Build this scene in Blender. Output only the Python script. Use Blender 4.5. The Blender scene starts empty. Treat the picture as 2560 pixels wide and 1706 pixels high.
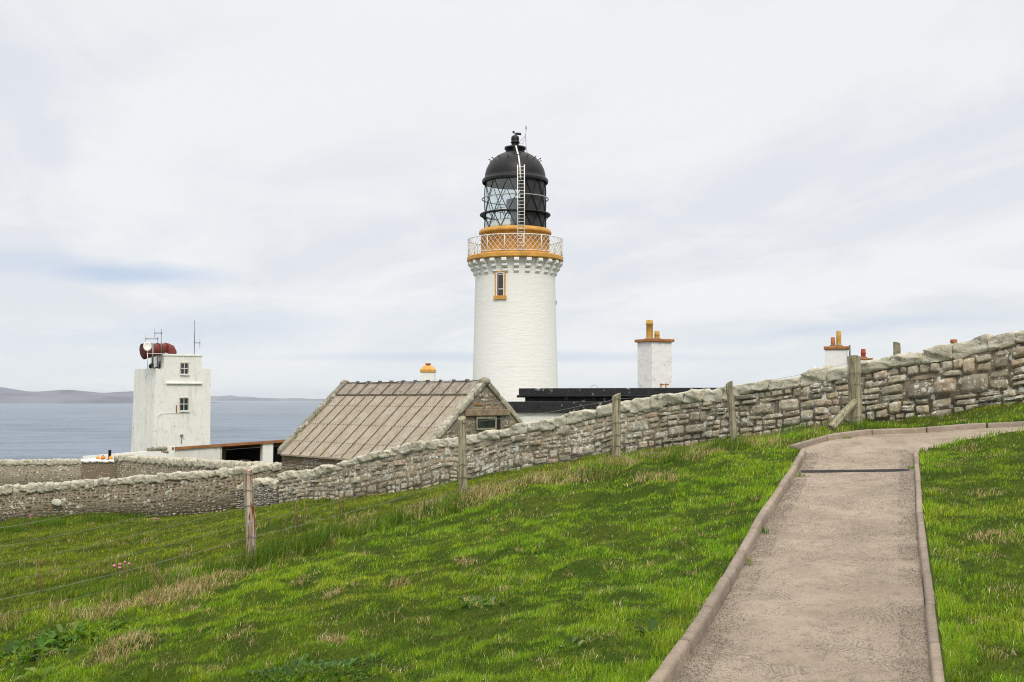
import bpy, math, random
import numpy as np
from mathutils import Vector, Matrix
R = math.radians
random.seed(7)
rng = np.random.default_rng(11)
scene = bpy.context.scene
COL = scene.collection

# ------------------------------------------------------------------ camera
F = 2800.0; CX = 1280.0; CY = 853.0; HZ = 994.0        # focal length, centre and eye level in photo pixels
PITCH = math.atan((HZ - CY) / F)
cd = bpy.data.cameras.new('camera'); cam = bpy.data.objects.new('camera', cd); COL.objects.link(cam)
cd.sensor_fit = 'HORIZONTAL'; cd.sensor_width = 36.0; cd.lens = 36.0 * F / 2560.0
cd.clip_start = 0.1; cd.clip_end = 90000.0
cam.location = (0, 0, 0); cam.rotation_euler = (math.pi / 2 + PITCH, 0, 0)
scene.camera = cam
# ------------------------------------------------------------------ sky, sun, exposure
SUN_EL, SUN_AZ = R(46), R(172)          # azimuth clockwise from +Y (away from camera): behind, a touch to the right
world = bpy.data.worlds.new('World'); scene.world = world; world.use_nodes = True
SKY_BRIGHT = 0.80
sl = bpy.data.lights.new('sun', 'SUN'); sl.energy = 1.7; sl.angle = R(12); sl.color = (1.0, 0.92, 0.78)
so = bpy.data.objects.new('sun', sl); COL.objects.link(so)
sd = Vector((math.sin(SUN_AZ) * math.cos(SUN_EL), math.cos(SUN_AZ) * math.cos(SUN_EL), math.sin(SUN_EL)))
so.rotation_euler = (-sd).to_track_quat('-Z', 'Y').to_euler(); so.location = (0, -30, 60)
vs = scene.view_settings
scene.display_settings.display_device = 'sRGB'
vs.view_transform = 'Standard'; vs.look = 'None'; vs.exposure = 0.0; vs.gamma = 1.0; vs.use_curve_mapping = False
scene.cycles.use_denoising = True; scene.cycles.denoising_prefilter = 'NONE'; scene.cycles.filter_width = 1.1
scene.cycles.max_bounces = 8; scene.cycles.transparent_max_bounces = 16

def nd(nt, typ, **kw):
    n = nt.nodes.new(typ)
    for k, v in kw.items(): setattr(n, k, v)
    return n
def math_node(nt, op, a, b=None, c=None, clamp=False):
    n = nd(nt, 'ShaderNodeMath', operation=op, use_clamp=clamp)
    for i, v in enumerate((a, b, c)):
        if v is None: continue
        if isinstance(v, (int, float)): n.inputs[i].default_value = v
        else: nt.links.new(v, n.inputs[i])
    return n.outputs[0]
def mix_rgb(nt, fac, a, b, blend='MIX'):
    n = nd(nt, 'ShaderNodeMix', data_type='RGBA', blend_type=blend)
    for s, v in ((n.inputs[0], fac), (n.inputs[6], a), (n.inputs[7], b)):
        if isinstance(v, (int, float)): s.default_value = v
        elif isinstance(v, tuple): s.default_value = v if len(v) == 4 else (*v, 1)
        else: nt.links.new(v, s)
    return n.outputs[2]
def ramp(nt, v, lo, hi, a=0.0, b=1.0):
    n = nd(nt, 'ShaderNodeMapRange', interpolation_type='SMOOTHSTEP')
    nt.links.new(v, n.inputs[0])
    for i, x in enumerate((lo, hi, a, b)): n.inputs[1 + i].default_value = x
    return n.outputs[0]
def noise(nt, vec, scale, detail=4, rough=0.55, dist=0.0, stretch=None, loc=None):
    if stretch or loc:
        m = nd(nt, 'ShaderNodeMapping'); m.inputs['Scale'].default_value = stretch or (1, 1, 1)
        if loc: m.inputs['Location'].default_value = loc
        nt.links.new(vec, m.inputs[0]); vec = m.outputs[0]
    n = nd(nt, 'ShaderNodeTexNoise'); nt.links.new(vec, n.inputs['Vector'])
    n.inputs['Scale'].default_value = scale; n.inputs['Detail'].default_value = detail
    n.inputs['Roughness'].default_value = rough; n.inputs['Distortion'].default_value = dist
    return n.outputs[0]

def build_world():
    nt = world.node_tree; nt.nodes.clear()
    out = nd(nt, 'ShaderNodeOutputWorld')
    sky = nd(nt, 'ShaderNodeTexSky', sky_type='NISHITA'); sky.sun_disc = False
    sky.sun_elevation = SUN_EL; sky.sun_rotation = SUN_AZ
    b1 = nd(nt, 'ShaderNodeBackground'); b1.inputs[1].default_value = 0.10
    nt.links.new(sky.outputs[0], b1.inputs[0])
    tc = nd(nt, 'ShaderNodeTexCoord'); g = tc.outputs['Generated']
    sp = nd(nt, 'ShaderNodeSeparateXYZ'); nt.links.new(g, sp.inputs[0])
    X, Y, Z = sp.outputs
    zc = math_node(nt, 'MAXIMUM', Z, 0.0)
    # a cloud deck: directions projected on a plane overhead
    den = math_node(nt, 'ADD', zc, 0.16)
    cb = nd(nt, 'ShaderNodeCombineXYZ')
    nt.links.new(math_node(nt, 'DIVIDE', X, den), cb.inputs[0])
    nt.links.new(math_node(nt, 'DIVIDE', Y, den), cb.inputs[1])
    deck = cb.outputs[0]
    rot = nd(nt, 'ShaderNodeMapping'); rot.inputs['Rotation'].default_value = (0, 0, R(-28)); nt.links.new(deck, rot.inputs[0])
    n1 = noise(nt, rot.outputs[0], 0.75, 5, 0.55, 0.6, (1.2, 0.7, 1), (3.1, 1.7, 0))
    n2 = noise(nt, rot.outputs[0], 2.3, 7, 0.6, 0.8, (1.0, 0.65, 1), (8.3, 4.2, 0))
    m = math_node(nt, 'ADD', math_node(nt, 'MULTIPLY', n1, 0.66), math_node(nt, 'MULTIPLY', n2, 0.34))
    f = ramp(nt, m, 0.38, 0.58)
    cloud = mix_rgb(nt, f, (0.785, 0.812, 0.862), (0.918, 0.920, 0.932))
    # thin grey streaks low down
    n3 = noise(nt, g, 3.2, 5, 0.6, 0.2, (1.2, 1.2, 13.0), (0.4, 0.2, 0.9))
    low = math_node(nt, 'MULTIPLY', ramp(nt, n3, 0.53, 0.72), ramp(nt, Z, 0.015, 0.12, 1.0, 0.0))
    cloud = mix_rgb(nt, math_node(nt, 'MULTIPLY', low, 0.55), cloud, (0.66, 0.745, 0.83))
    # pale blue-white band above the sea
    hz = ramp(nt, Z, 0.0, 0.10, 1.0, 0.0)
    cloud = mix_rgb(nt, math_node(nt, 'MULTIPLY', hz, 0.55), cloud, (0.82, 0.885, 0.92))
    cloud = mix_rgb(nt, ramp(nt, Z, 0.30, 0.6), cloud, (0.875, 0.865, 0.835))
    # the overcast dome is brighter overhead than near the horizon
    lift = ramp(nt, Z, 0.30, 0.95, 1.0, 2.35)
    b2 = nd(nt, 'ShaderNodeBackground'); nt.links.new(cloud, b2.inputs[0]); nt.links.new(math_node(nt, 'MULTIPLY', lift, 1.0), b2.inputs[1])
    # rents in the deck where blue sky shows: one long one low in the north-west, faint ones elsewhere
    n4 = noise(nt, g, 7.0, 5, 0.6, 0.6, (1.0, 1.0, 5.0))
    wob = math_node(nt, 'MULTIPLY', math_node(nt, 'SUBTRACT', n4, 0.5), 1.5)
    def rent(az, el, wa, we, slope, amp):
        q = math_node(nt, 'DIVIDE', X, math_node(nt, 'MAXIMUM', Y, 0.05))
        e = math_node(nt, 'DIVIDE', Z, math_node(nt, 'MAXIMUM', Y, 0.05))
        dq = math_node(nt, 'SUBTRACT', q, az)
        de = math_node(nt, 'SUBTRACT', math_node(nt, 'SUBTRACT', e, el), math_node(nt, 'MULTIPLY', dq, slope))
        u = math_node(nt, 'DIVIDE', dq, wa); v = math_node(nt, 'ADD', math_node(nt, 'DIVIDE', de, we), wob)
        d = math_node(nt, 'SQRT', math_node(nt, 'ADD', math_node(nt, 'MULTIPLY', u, u), math_node(nt, 'MULTIPLY', v, v)))
        return math_node(nt, 'MULTIPLY', ramp(nt, d, 0.1, 1.25, 1.0, 0.0), amp)
    gap = rent(-0.345, 0.111, 0.10, 0.013, -0.05, 0.75)
    gap = math_node(nt, 'MAXIMUM', gap, rent(-0.44, 0.121, 0.13, 0.016, -0.03, 0.38))
    gap = math_node(nt, 'MAXIMUM', gap, rent(-0.26, 0.060, 0.16, 0.020, 0.05, 0.36))
    gap = math_node(nt, 'MAXIMUM', gap, rent(0.00, 0.036, 0.24, 0.006, 0.0, 0.42))
    gap = math_node(nt, 'MAXIMUM', gap, rent(0.30, 0.062, 0.16, 0.008, 0.10, 0.28))
    veil = mix_rgb(nt, gap, cloud, (0.50, 0.62, 0.82)); nt.links.new(veil, b2.inputs[0])     # blue through thinned cloud
    mx = nd(nt, 'ShaderNodeMixShader'); mx.inputs[0].default_value = 0.06
    nt.links.new(b2.outputs[0], mx.inputs[1]); nt.links.new(b1.outputs[0], mx.inputs[2])
    nt.links.new(mx.outputs[0], out.inputs[0])
build_world()

# ------------------------------------------------------------------ helpers
def PT(px, py, Y):
    """point at depth Y seen at photo pixel (px, py)"""
    xc = (px - CX) / F; yc = (CY - py) / F
    dy = math.cos(PITCH) - yc * math.sin(PITCH); dz = math.sin(PITCH) + yc * math.cos(PITCH)
    return Vector((xc / dy * Y, Y, dz / dy * Y))
def ZP(py, Y): return PT(CX, py, Y).z
def XP(px, Y, py=HZ): return PT(px, py, Y).x

def vnoise(x, y, scale, seed=0):
    """smooth value noise in [-1,1], vectorised"""
    x = np.asarray(x, float) * scale + seed * 17.31; y = np.asarray(y, float) * scale + seed * 9.73
    xi = np.floor(x).astype(np.int64); yi = np.floor(y).astype(np.int64)
    fx = x - xi; fy = y - yi
    fx = fx * fx * (3 - 2 * fx); fy = fy * fy * (3 - 2 * fy)
    def h(a, b):
        n = (a * 374761393 + b * 668265263 + seed * 1442695041) & 0xffffffff
        n = ((n ^ (n >> 13)) * 1274126177) & 0xffffffff
        return ((n ^ (n >> 16)) & 0xffff) / 32767.5 - 1.0
    return (h(xi, yi) * (1 - fx) + h(xi + 1, yi) * fx) * (1 - fy) + (h(xi, yi + 1) * (1 - fx) + h(xi + 1, yi + 1) * fx) * fy
def fbm(x, y, scale, oct=3, seed=0):
    s = 0; a = 1.0; t = 0
    for k in range(oct):
        s = s + a * vnoise(x, y, scale * 2 ** k, seed + k * 5); t += a; a *= 0.5
    return s / t

def wloc(o):
    v = Vector((0, 0, 0))
    while o is not None:
        v = v + o.location; o = o.parent
    return v
def tag(o, label=None, cat=None, group=None, kind=None):
    if label: o['label'] = label
    if cat: o['category'] = cat
    if group: o['group'] = group
    if kind: o['kind'] = kind
    return o
def thing(name, label, cat, loc, group=None):
    o = bpy.data.objects.new(name, None); COL.objects.link(o); o.location = loc
    o.empty_display_size = 0.3
    return tag(o, label, cat, group)
def mesh_np(name, verts, tris=None, quads=None, mat=None, parent=None, col=None, smooth=False, loc=None):
    """mesh object from numpy arrays given in world coordinates"""
    verts = np.asarray(verts, np.float32)
    off = wloc(parent) if parent else Vector((0, 0, 0))
    own = Vector(loc) - off if loc is not None else Vector((0, 0, 0))
    verts = verts - np.array(off + own, np.float32)
    me = bpy.data.meshes.new(name)
    me.vertices.add(len(verts)); me.vertices.foreach_set('co', verts.ravel())
    parts = []; starts = []; n = 0
    for arr, k in ((quads, 4), (tris, 3)):
        if arr is None or len(arr) == 0: continue
        arr = np.asarray(arr, np.int32); parts.append(arr.ravel())
        starts.append(n + np.arange(len(arr)) * k); n += arr.size
    me.loops.add(n); me.loops.foreach_set('vertex_index', np.concatenate(parts))
    st = np.concatenate(starts).astype(np.int32)
    me.polygons.add(len(st)); me.polygons.foreach_set('loop_start', st)
    if smooth: me.polygons.foreach_set('use_smooth', np.ones(len(st), bool))
    me.update(calc_edges=True)
    if col is not None:
        a = me.attributes.new('Col', 'FLOAT_COLOR', 'POINT')
        c = np.ones((len(verts), 4), np.float32); c[:, :3] = col
        a.data.foreach_set('color', c.ravel())
    if mat: me.materials.append(mat)
    o = bpy.data.objects.new(name, me); COL.objects.link(o)
    o.location = own
    if parent: o.parent = parent
    return o

class MB:
    def __init__(s): s.v = []; s.f = []; s.sm = []
    def add(s, vs, fs, smooth=False):
        b = len(s.v); s.v += [Vector(v) for v in vs]; s.f += [tuple(b + i for i in f) for f in fs]; s.sm += [smooth] * len(fs); return s
    def box(s, c, d, rz=0.0, top=1.0):
        """axis box centre c, size d, turned rz; top scales the upper face"""
        c = Vector(c); m = Matrix.Rotation(rz, 3, 'Z'); vs = []
        for z in (-.5, .5):
            k = top if z > 0 else 1.0
            for x, y in ((-.5, -.5), (.5, -.5), (.5, .5), (-.5, .5)): vs.append(c + m @ Vector((x * d[0] * k, y * d[1] * k, z * d[2])))
        return s.add(vs, [(3, 2, 1, 0), (4, 5, 6, 7), (0, 1, 5, 4), (1, 2, 6, 5), (2, 3, 7, 6), (3, 0, 4, 7)])
    def hexa(s, bot, topv):
        return s.add(list(bot) + list(topv), [(3, 2, 1, 0), (4, 5, 6, 7), (0, 1, 5, 4), (1, 2, 6, 5), (2, 3, 7, 6), (3, 0, 4, 7)])
    def bar(s, a, b, w, h, up=(0, 0, 1)):
        a = Vector(a); b = Vector(b); t = (b - a).normalized(); up = Vector(up)
        sx = t.cross(up).normalized() * w / 2; sz = sx.cross(t).normalized() * h / 2
        return s.hexa([a - sx - sz, a + sx - sz, b + sx - sz, b - sx - sz], [a - sx + sz, a + sx + sz, b + sx + sz, b - sx + sz])
    def tube(s, pts, rad, n=8, caps=True, smooth=True):
        pts = [Vector(p) for p in pts]; m = len(pts)
        rads = rad if isinstance(rad, (list, tuple)) else [rad] * m
        b = len(s.v); ref = None; vs = []
        for i, p in enumerate(pts):
            t = (pts[min(i + 1, m - 1)] - pts[max(i - 1, 0)]).normalized()
            if ref is None: ref = Vector((0, 0, 1)) if abs(t.z) < .9 else Vector((1, 0, 0))
            x = (ref - t * ref.dot(t)).normalized(); ref = x; y = t.cross(x)
            for k in range(n):
                a = 2 * math.pi * k / n; vs.append(p + (x * math.cos(a) + y * math.sin(a)) * rads[i])
        fs = [(i * n + k, i * n + (k + 1) % n, (i + 1) * n + (k + 1) % n, (i + 1) * n + k) for i in range(m - 1) for k in range(n)]
        s.add(vs, fs, smooth)
        if caps: s.f += [tuple(b + k for k in reversed(range(n))), tuple(b + (m - 1) * n + k for k in range(n))]; s.sm += [False, False]
        return s
    def lathe(s, c, prof, n=48, smooth=True, a0=0.0, a1=2 * math.pi, closed=True):
        """prof: (radius, z) list, bottom to top; angle 0 faces the camera (-Y)"""
        c = Vector(c); full = abs(a1 - a0) > 6.28; k = n if full else n + 1; vs = []
        for r, z in prof:
            for i in range(k):
                a = a0 + (a1 - a0) * i / n; vs.append(c + Vector((math.sin(a) * r, -math.cos(a) * r, z)))
        fs = []
        for j in range(len(prof) - 1):
            for i in range(n):
                i2 = (i + 1) % k; fs.append((j * k + i, j * k + i2, (j + 1) * k + i2, (j + 1) * k + i))
        s.add(vs, fs, smooth); return s
    def disc(s, c, r, n=48, up=True):
        c = Vector(c); vs = [c + Vector((math.sin(2 * math.pi * i / n) * r, -math.cos(2 * math.pi * i / n) * r, 0)) for i in range(n)]
        return s.add(vs, [tuple(range(n)) if up else tuple(reversed(range(n)))])
    def ring(s, c, r, t, n=48, m=6):
        c = Vector(c); vs = []
        for i in range(n):
            a = 2 * math.pi * i / n
            for j in range(m):
                q = 2 * math.pi * j / m; rr = r + t * math.cos(q)
                vs.append(c + Vector((math.sin(a) * rr, -math.cos(a) * rr, t * math.sin(q))))
        return s.add(vs, [(i * m + j, ((i + 1) % n) * m + j, ((i + 1) % n) * m + (j + 1) % m, i * m + (j + 1) % m) for i in range(n) for j in range(m)], True)
    def ball(s, c, r, n=14, m=9, sq=(1, 1, 1)):
        c = Vector(c); vs = []
        for j in range(m + 1):
            p = math.pi * j / m
            for i in range(n):
                a = 2 * math.pi * i / n
                vs.append(c + Vector((r * sq[0] * math.sin(p) * math.cos(a), r * sq[1] * math.sin(p) * math.sin(a), -r * sq[2] * math.cos(p))))
        return s.add(vs, [(j * n + i, j * n + (i + 1) % n, (j + 1) * n + (i + 1) % n, (j + 1) * n + i) for j in range(m) for i in range(n)], True)
    def build(s, name, mat, parent=None, loc=None, bevel=0.0, seg=2):
        off = wloc(parent) if parent else Vector((0, 0, 0))
        own = Vector(loc) - off if loc is not None else Vector((0, 0, 0))
        me = bpy.data.meshes.new(name); me.from_pydata([v - off - own for v in s.v], [], s.f)
        me.polygons.foreach_set('use_smooth', s.sm); me.update()
        me.materials.append(mat)
        o = bpy.data.objects.new(name, me); COL.objects.link(o); o.location = own
        if parent: o.parent = parent
        if bevel:
            b = o.modifiers.new('bevel', 'BEVEL'); b.width = bevel; b.segments = seg; b.limit_method = 'ANGLE'
        return o

# ------------------------------------------------------------------ materials
def new_mat(name):
    m = bpy.data.materials.new(name); m.use_nodes = True
    nt = m.node_tree; b = nt.nodes['Principled BSDF']
    tc = nd(nt, 'ShaderNodeTexCoord')
    return m, nt, b, tc.outputs['Object']
def set_bump(nt, b, h, strength, dist):
    n = nd(nt, 'ShaderNodeBump'); n.inputs['Strength'].default_value = strength; n.inputs['Distance'].default_value = dist
    nt.links.new(h, n.inputs['Height']); nt.links.new(n.outputs[0], b.inputs['Normal'])
def plain(name, c, rough=0.6, metal=0.0, var=0.15, scale=6.0, bump=0.0, bscale=40.0, stretch=None, spec=0.4, dirt=None, dirt_amt=0.5, dirt_scale=3.0, dirt_lo=0.5, dirt_hi=0.7):
    m, nt, b, v = new_mat(name)
    b.inputs['Roughness'].default_value = rough; b.inputs['Metallic'].default_value = metal
    b.inputs['Specular IOR Level'].default_value = spec
    n = noise(nt, v, scale, 5, 0.6, 0.0, stretch)
    lo = tuple(x * (1 - var) for x in c); hi = tuple(min(x * (1 + var), 0.95) for x in c)
    col = mix_rgb(nt, ramp(nt, n, 0.3, 0.7), lo, hi)
    if dirt:
        d = noise(nt, v, dirt_scale, 6, 0.68, 0.5, stretch, (5, 3, 1))
        col = mix_rgb(nt, math_node(nt, 'MULTIPLY', ramp(nt, d, dirt_lo, dirt_hi), dirt_amt), col, dirt)
    nt.links.new(col, b.inputs['Base Color'])
    if bump: set_bump(nt, b, noise(nt, v, bscale, 4, 0.6, 0.0, stretch), 1.0, bump)
    return m

def mat_masonry_white():
    m, nt, b, v = new_mat('white_masonry_paint')
    b.inputs['Roughness'].default_value = 0.65; b.inputs['Specular IOR Level'].default_value = 0.25
    n = noise(nt, v, 0.6, 4, 0.6)
    col = mix_rgb(nt, ramp(nt, n, 0.35, 0.7), (0.845, 0.845, 0.84), (0.835, 0.825, 0.80))
    # weathered dashes along the courses, a few flakes
    d = noise(nt, v, 1.1, 6, 0.7, 0.3, (1, 1, 6.0))
    col = mix_rgb(nt, math_node(nt, 'MULTIPLY', ramp(nt, d, 0.56, 0.72), 0.35), col, (0.60, 0.575, 0.52))
    k = noise(nt, v, 1.7, 5, 0.75, 0.2, (1, 1, 1.6), (7, 2, 4))
    col = mix_rgb(nt, math_node(nt, 'MULTIPLY', ramp(nt, k, 0.725, 0.75), 0.8), col, (0.22, 0.20, 0.16))
    nt.links.new(col, b.inputs['Base Color'])
    h = math_node(nt, 'ADD', noise(nt, v, 1.5, 5, 0.65, 0.6, (1, 1, 5.5)), math_node(nt, 'MULTIPLY', noise(nt, v, 6.0, 4, 0.6, 0.3, (1, 1, 3.0)), 0.4))
    set_bump(nt, b, h, 0.8, 0.022)
    return m
def mat_harling():
    """whitewashed render with streaks, grey weathering and rust runs"""
    m, nt, b, v = new_mat('whitewashed_render')
    b.inputs['Roughness'].default_value = 0.85; b.inputs['Specular IOR Level'].default_value = 0.2
    col = mix_rgb(nt, ramp(nt, noise(nt, v, 0.9, 5, 0.6), 0.35, 0.7), (0.83, 0.825, 0.81), (0.77, 0.765, 0.74))
    s = noise(nt, v, 1.6, 6, 0.7, 0.4, (1, 1, 0.22))
    col = mix_rgb(nt, math_node(nt, 'MULTIPLY', ramp(nt, s, 0.52, 0.68), 0.45), col, (0.44, 0.43, 0.37))
    k = noise(nt, v, 3.0, 6, 0.8, 0.2, (1, 1, 1.3), (2, 9, 1))
    col = mix_rgb(nt, math_node(nt, 'MULTIPLY', ramp(nt, k, 0.57, 0.65), 0.6), col, (0.27, 0.26, 0.22))
    nt.links.new(col, b.inputs['Base Color'])
    set_bump(nt, b, noise(nt, v, 14, 4, 0.6), 0.6, 0.02)
    return m
def mat_stone(name, lichen=0.5, cell=7.0, pale=(0.60, 0.60, 0.54), bump=0.02, cope=False, sc=1.0, clump=1.6):
    m, nt, b, v = new_mat(name)
    b.inputs['Roughness'].default_value = 0.92; b.inputs['Specular IOR Level'].default_value = 0.15
    at = nd(nt, 'ShaderNodeAttribute', attribute_name='Col'); base = at.outputs['Color']
    n1 = noise(nt, v, 9 * sc, 6, 0.7); n2 = noise(nt, v, 45 * sc, 3, 0.6)
    k = math_node(nt, 'ADD', math_node(nt, 'MULTIPLY', n1, 0.9), math_node(nt, 'MULTIPLY', n2, 0.5))
    col = mix_rgb(nt, 1.0, base, mix_rgb(nt, ramp(nt, k, 0.45, 0.95), (0.62, 0.60, 0.57), (1.35, 1.33, 1.28)), 'MULTIPLY')
    # round crusts of lichen: cells grown to different sizes, ragged edges
    vw = nd(nt, 'ShaderNodeVectorMath', operation='ADD')
    nz = nd(nt, 'ShaderNodeTexNoise'); nz.inputs['Scale'].default_value = 14 * sc; nz.inputs['Detail'].default_value = 4; nt.links.new(v, nz.inputs['Vector'])
    sc2 = nd(nt, 'ShaderNodeVectorMath', operation='SCALE'); nt.links.new(nz.outputs[1], sc2.inputs[0]); sc2.inputs['Scale'].default_value = 0.10 / sc
    nt.links.new(v, vw.inputs[0]); nt.links.new(sc2.outputs[0], vw.inputs[1])
    patch = noise(nt, v, 1.2 * sc, 3, 0.6, 0.0, None, (4, 4, 4))
    tot = None
    for scl, amt in ((cell, 0.42), (cell * 2.3, 0.40)):
        vo = nd(nt, 'ShaderNodeTexVoronoi', feature='F1'); vo.inputs['Scale'].default_value = scl * sc; nt.links.new(vw.outputs[0], vo.inputs['Vector'])
        spc = nd(nt, 'ShaderNodeSeparateColor'); nt.links.new(vo.outputs['Color'], spc.inputs[0])
        # radius per cell
        rr = math_node(nt, 'MULTIPLY', math_node(nt, 'SUBTRACT', math_node(nt, 'ADD', spc.outputs[0], math_node(nt, 'MULTIPLY', math_node(nt, 'SUBTRACT', patch, 0.5), clump)), 1.0 - lichen), amt / max(lichen, .05) * 1.3)
        dd = math_node(nt, 'SUBTRACT', rr, vo.outputs['Distance'])
        e = ramp(nt, dd, -0.01, 0.05)
        tot = e if tot is None else math_node(nt, 'MAXIMUM', tot, e)
    lw = mix_rgb(nt, n2, pale, tuple(min(1, x * 0.78) for x in pale))
    col = mix_rgb(nt, math_node(nt, 'MULTIPLY', tot, 0.85), col, lw)
    if cope:
        c = ramp(nt, noise(nt, v, 3.2 * sc, 6, 0.7, 0.4), 0.36, 0.54)
        col = mix_rgb(nt, math_node(nt, 'MULTIPLY', c, 0.75), col, mix_rgb(nt, n1, (0.57, 0.53, 0.41), (0.70, 0.67, 0.57)))
        gq = ramp(nt, noise(nt, v, 4.5 * sc, 5, 0.7, 0.2, None, (1, 7, 3)), 0.56, 0.70)
        col = mix_rgb(nt, math_node(nt, 'MULTIPLY', gq, 0.45), col, (0.36, 0.36, 0.17))
        bq = ramp(nt, noise(nt, v, 7.0 * sc, 6, 0.75, 0.2, None, (6, 1, 3)), 0.61, 0.68)
        col = mix_rgb(nt, math_node(nt, 'MULTIPLY', bq, 0.75), col, (0.10, 0.085, 0.07))
    nt.links.new(col, b.inputs['Base Color'])
    h = math_node(nt, 'ADD', math_node(nt, 'MULTIPLY', noise(nt, v, 12 * sc, 5, 0.65), 1.0), math_node(nt, 'MULTIPLY', n2, 0.35))
    set_bump(nt, b, h, 0.9, bump)
    return m
def mat_grass(name):
    m = bpy.data.materials.new(name); m.use_nodes = True; nt = m.node_tree; nt.nodes.clear()
    out = nd(nt, 'ShaderNodeOutputMaterial'); at = nd(nt, 'ShaderNodeAttribute', attribute_name='Col')
    d = nd(nt, 'ShaderNodeBsdfDiffuse'); t = nd(nt, 'ShaderNodeBsdfTranslucent'); g = nd(nt, 'ShaderNodeBsdfGlossy')
    g.inputs['Roughness'].default_value = 0.45; g.inputs['Color'].default_value = (0.9, 0.95, 0.85, 1)
    nt.links.new(at.outputs['Color'], d.inputs[0]); nt.links.new(mix_rgb(nt, 1.0, at.outputs['Color'], (1.25, 1.2, 0.6), 'MULTIPLY'), t.inputs[0])
    m1 = nd(nt, 'ShaderNodeMixShader'); m1.inputs[0].default_value = 0.42; nt.links.new(d.outputs[0], m1.inputs[1]); nt.links.new(t.outputs[0], m1.inputs[2])
    m2 = nd(nt, 'ShaderNodeMixShader'); m2.inputs[0].default_value = 0.02; nt.links.new(m1.outputs[0], m2.inputs[1]); nt.links.new(g.outputs[0], m2.inputs[2])
    nt.links.new(m2.outputs[0], out.inputs[0])
    return m
def mat_ground():
    m, nt, b, v = new_mat('turf_soil')
    b.inputs['Roughness'].default_value = 1.0; b.inputs['Specular IOR Level'].default_value = 0.05
    n = noise(nt, v, 1.1, 6, 0.65); n2 = noise(nt, v, 14, 5, 0.7)
    c = mix_rgb(nt, ramp(nt, n, 0.35, 0.65), (0.036, 0.068, 0.008), (0.065, 0.095, 0.012))
    c = mix_rgb(nt, ramp(nt, n2, 0.45, 0.8), c, (0.055, 0.045, 0.018))
    nt.links.new(c, b.inputs['Base Color']); set_bump(nt, b, n2, 0.8, 0.05)
    return m
def mat_path():
    m, nt, b, v = new_mat('path_grit')
    b.inputs['Roughness'].default_value = 0.9; b.inputs['Specular IOR Level'].default_value = 0.2
    big = noise(nt, v, 1.3, 5, 0.6, 0.4); mid = noise(nt, v, 9.0, 6, 0.75, 0.6); fine = noise(nt, v, 130, 3, 0.7); grit = noise(nt, v, 55, 4, 0.75)
    c = mix_rgb(nt, ramp(nt, big, 0.32, 0.68), (0.345, 0.28, 0.215), (0.455, 0.375, 0.295))
    # combed arcs of loose grit: each patch swept about its own centre
    jit = nd(nt, 'ShaderNodeTexNoise'); jit.inputs['Scale'].default_value = 3.0; jit.inputs['Detail'].default_value = 3; nt.links.new(v, jit.inputs['Vector'])
    js = nd(nt, 'ShaderNodeVectorMath', operation='SCALE'); nt.links.new(jit.outputs[1], js.inputs[0]); js.inputs['Scale'].default_value = 0.14
    vj = nd(nt, 'ShaderNodeVectorMath', operation='ADD'); nt.links.new(v, vj.inputs[0]); nt.links.new(js.outputs[0], vj.inputs[1])
    vo = nd(nt, 'ShaderNodeTexVoronoi', feature='F1', voronoi_dimensions='2D'); vo.inputs['Scale'].default_value = 2.6; nt.links.new(vj.outputs[0], vo.inputs['Vector'])
    of = nd(nt, 'ShaderNodeVectorMath', operation='MULTIPLY_ADD'); nt.links.new(vo.outputs['Color'], of.inputs[0]); of.inputs[1].default_value = (0.9, 0.9, 0); of.inputs[2].default_value = (-0.45, -0.45, 0)
    ps = nd(nt, 'ShaderNodeVectorMath', operation='ADD'); nt.links.new(vo.outputs['Position'], ps.inputs[0]); nt.links.new(of.outputs[0], ps.inputs[1])
    fl = nd(nt, 'ShaderNodeVectorMath', operation='MULTIPLY'); nt.links.new(vj.outputs[0], fl.inputs[0]); fl.inputs[1].default_value = (1, 1, 0)
    dd = nd(nt, 'ShaderNodeVectorMath', operation='DISTANCE'); nt.links.new(fl.outputs[0], dd.inputs[0]); nt.links.new(ps.outputs[0], dd.inputs[1])
    sn = math_node(nt, 'SINE', math_node(nt, 'MULTIPLY', dd.outputs['Value'], 2 * math.pi / 0.034))
    spc = nd(nt, 'ShaderNodeSeparateColor'); nt.links.new(vo.outputs['Color'], spc.inputs[0])
    keep = ramp(nt, math_node(nt, 'ADD', math_node(nt, 'MULTIPLY', spc.outputs[2], 0.30), noise(nt, v, 2.2, 5, 0.7, 0.3, None, (3, 8, 0))), 0.64, 0.84)
    sw = math_node(nt, 'MULTIPLY', ramp(nt, sn, -0.3, 0.7), keep)
    c = mix_rgb(nt, math_node(nt, 'MULTIPLY', math_node(nt, 'MULTIPLY', sw, ramp(nt, grit, 0.40, 0.56)), 0.50), c, (0.15, 0.125, 0.10))
    c = mix_rgb(nt, math_node(nt, 'MULTIPLY', ramp(nt, mid, 0.50, 0.66), 0.6), c, (0.205, 0.168, 0.13))
    c = mix_rgb(nt, math_node(nt, 'MULTIPLY', ramp(nt, grit, 0.55, 0.68), 0.7), c, (0.12, 0.10, 0.08))
    c = mix_rgb(nt, math_node(nt, 'MULTIPLY', ramp(nt, fine, 0.58, 0.75), 0.5), c, (0.60, 0.53, 0.46))
    nt.links.new(c, b.inputs['Base Color'])
    h = math_node(nt, 'ADD', math_node(nt, 'MULTIPLY', sw, 0.3), math_node(nt, 'ADD', math_node(nt, 'MULTIPLY', grit, 0.8), math_node(nt, 'MULTIPLY', fine, 0.5)))
    set_bump(nt, b, h, 1.0, 0.022)
    return m
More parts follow.
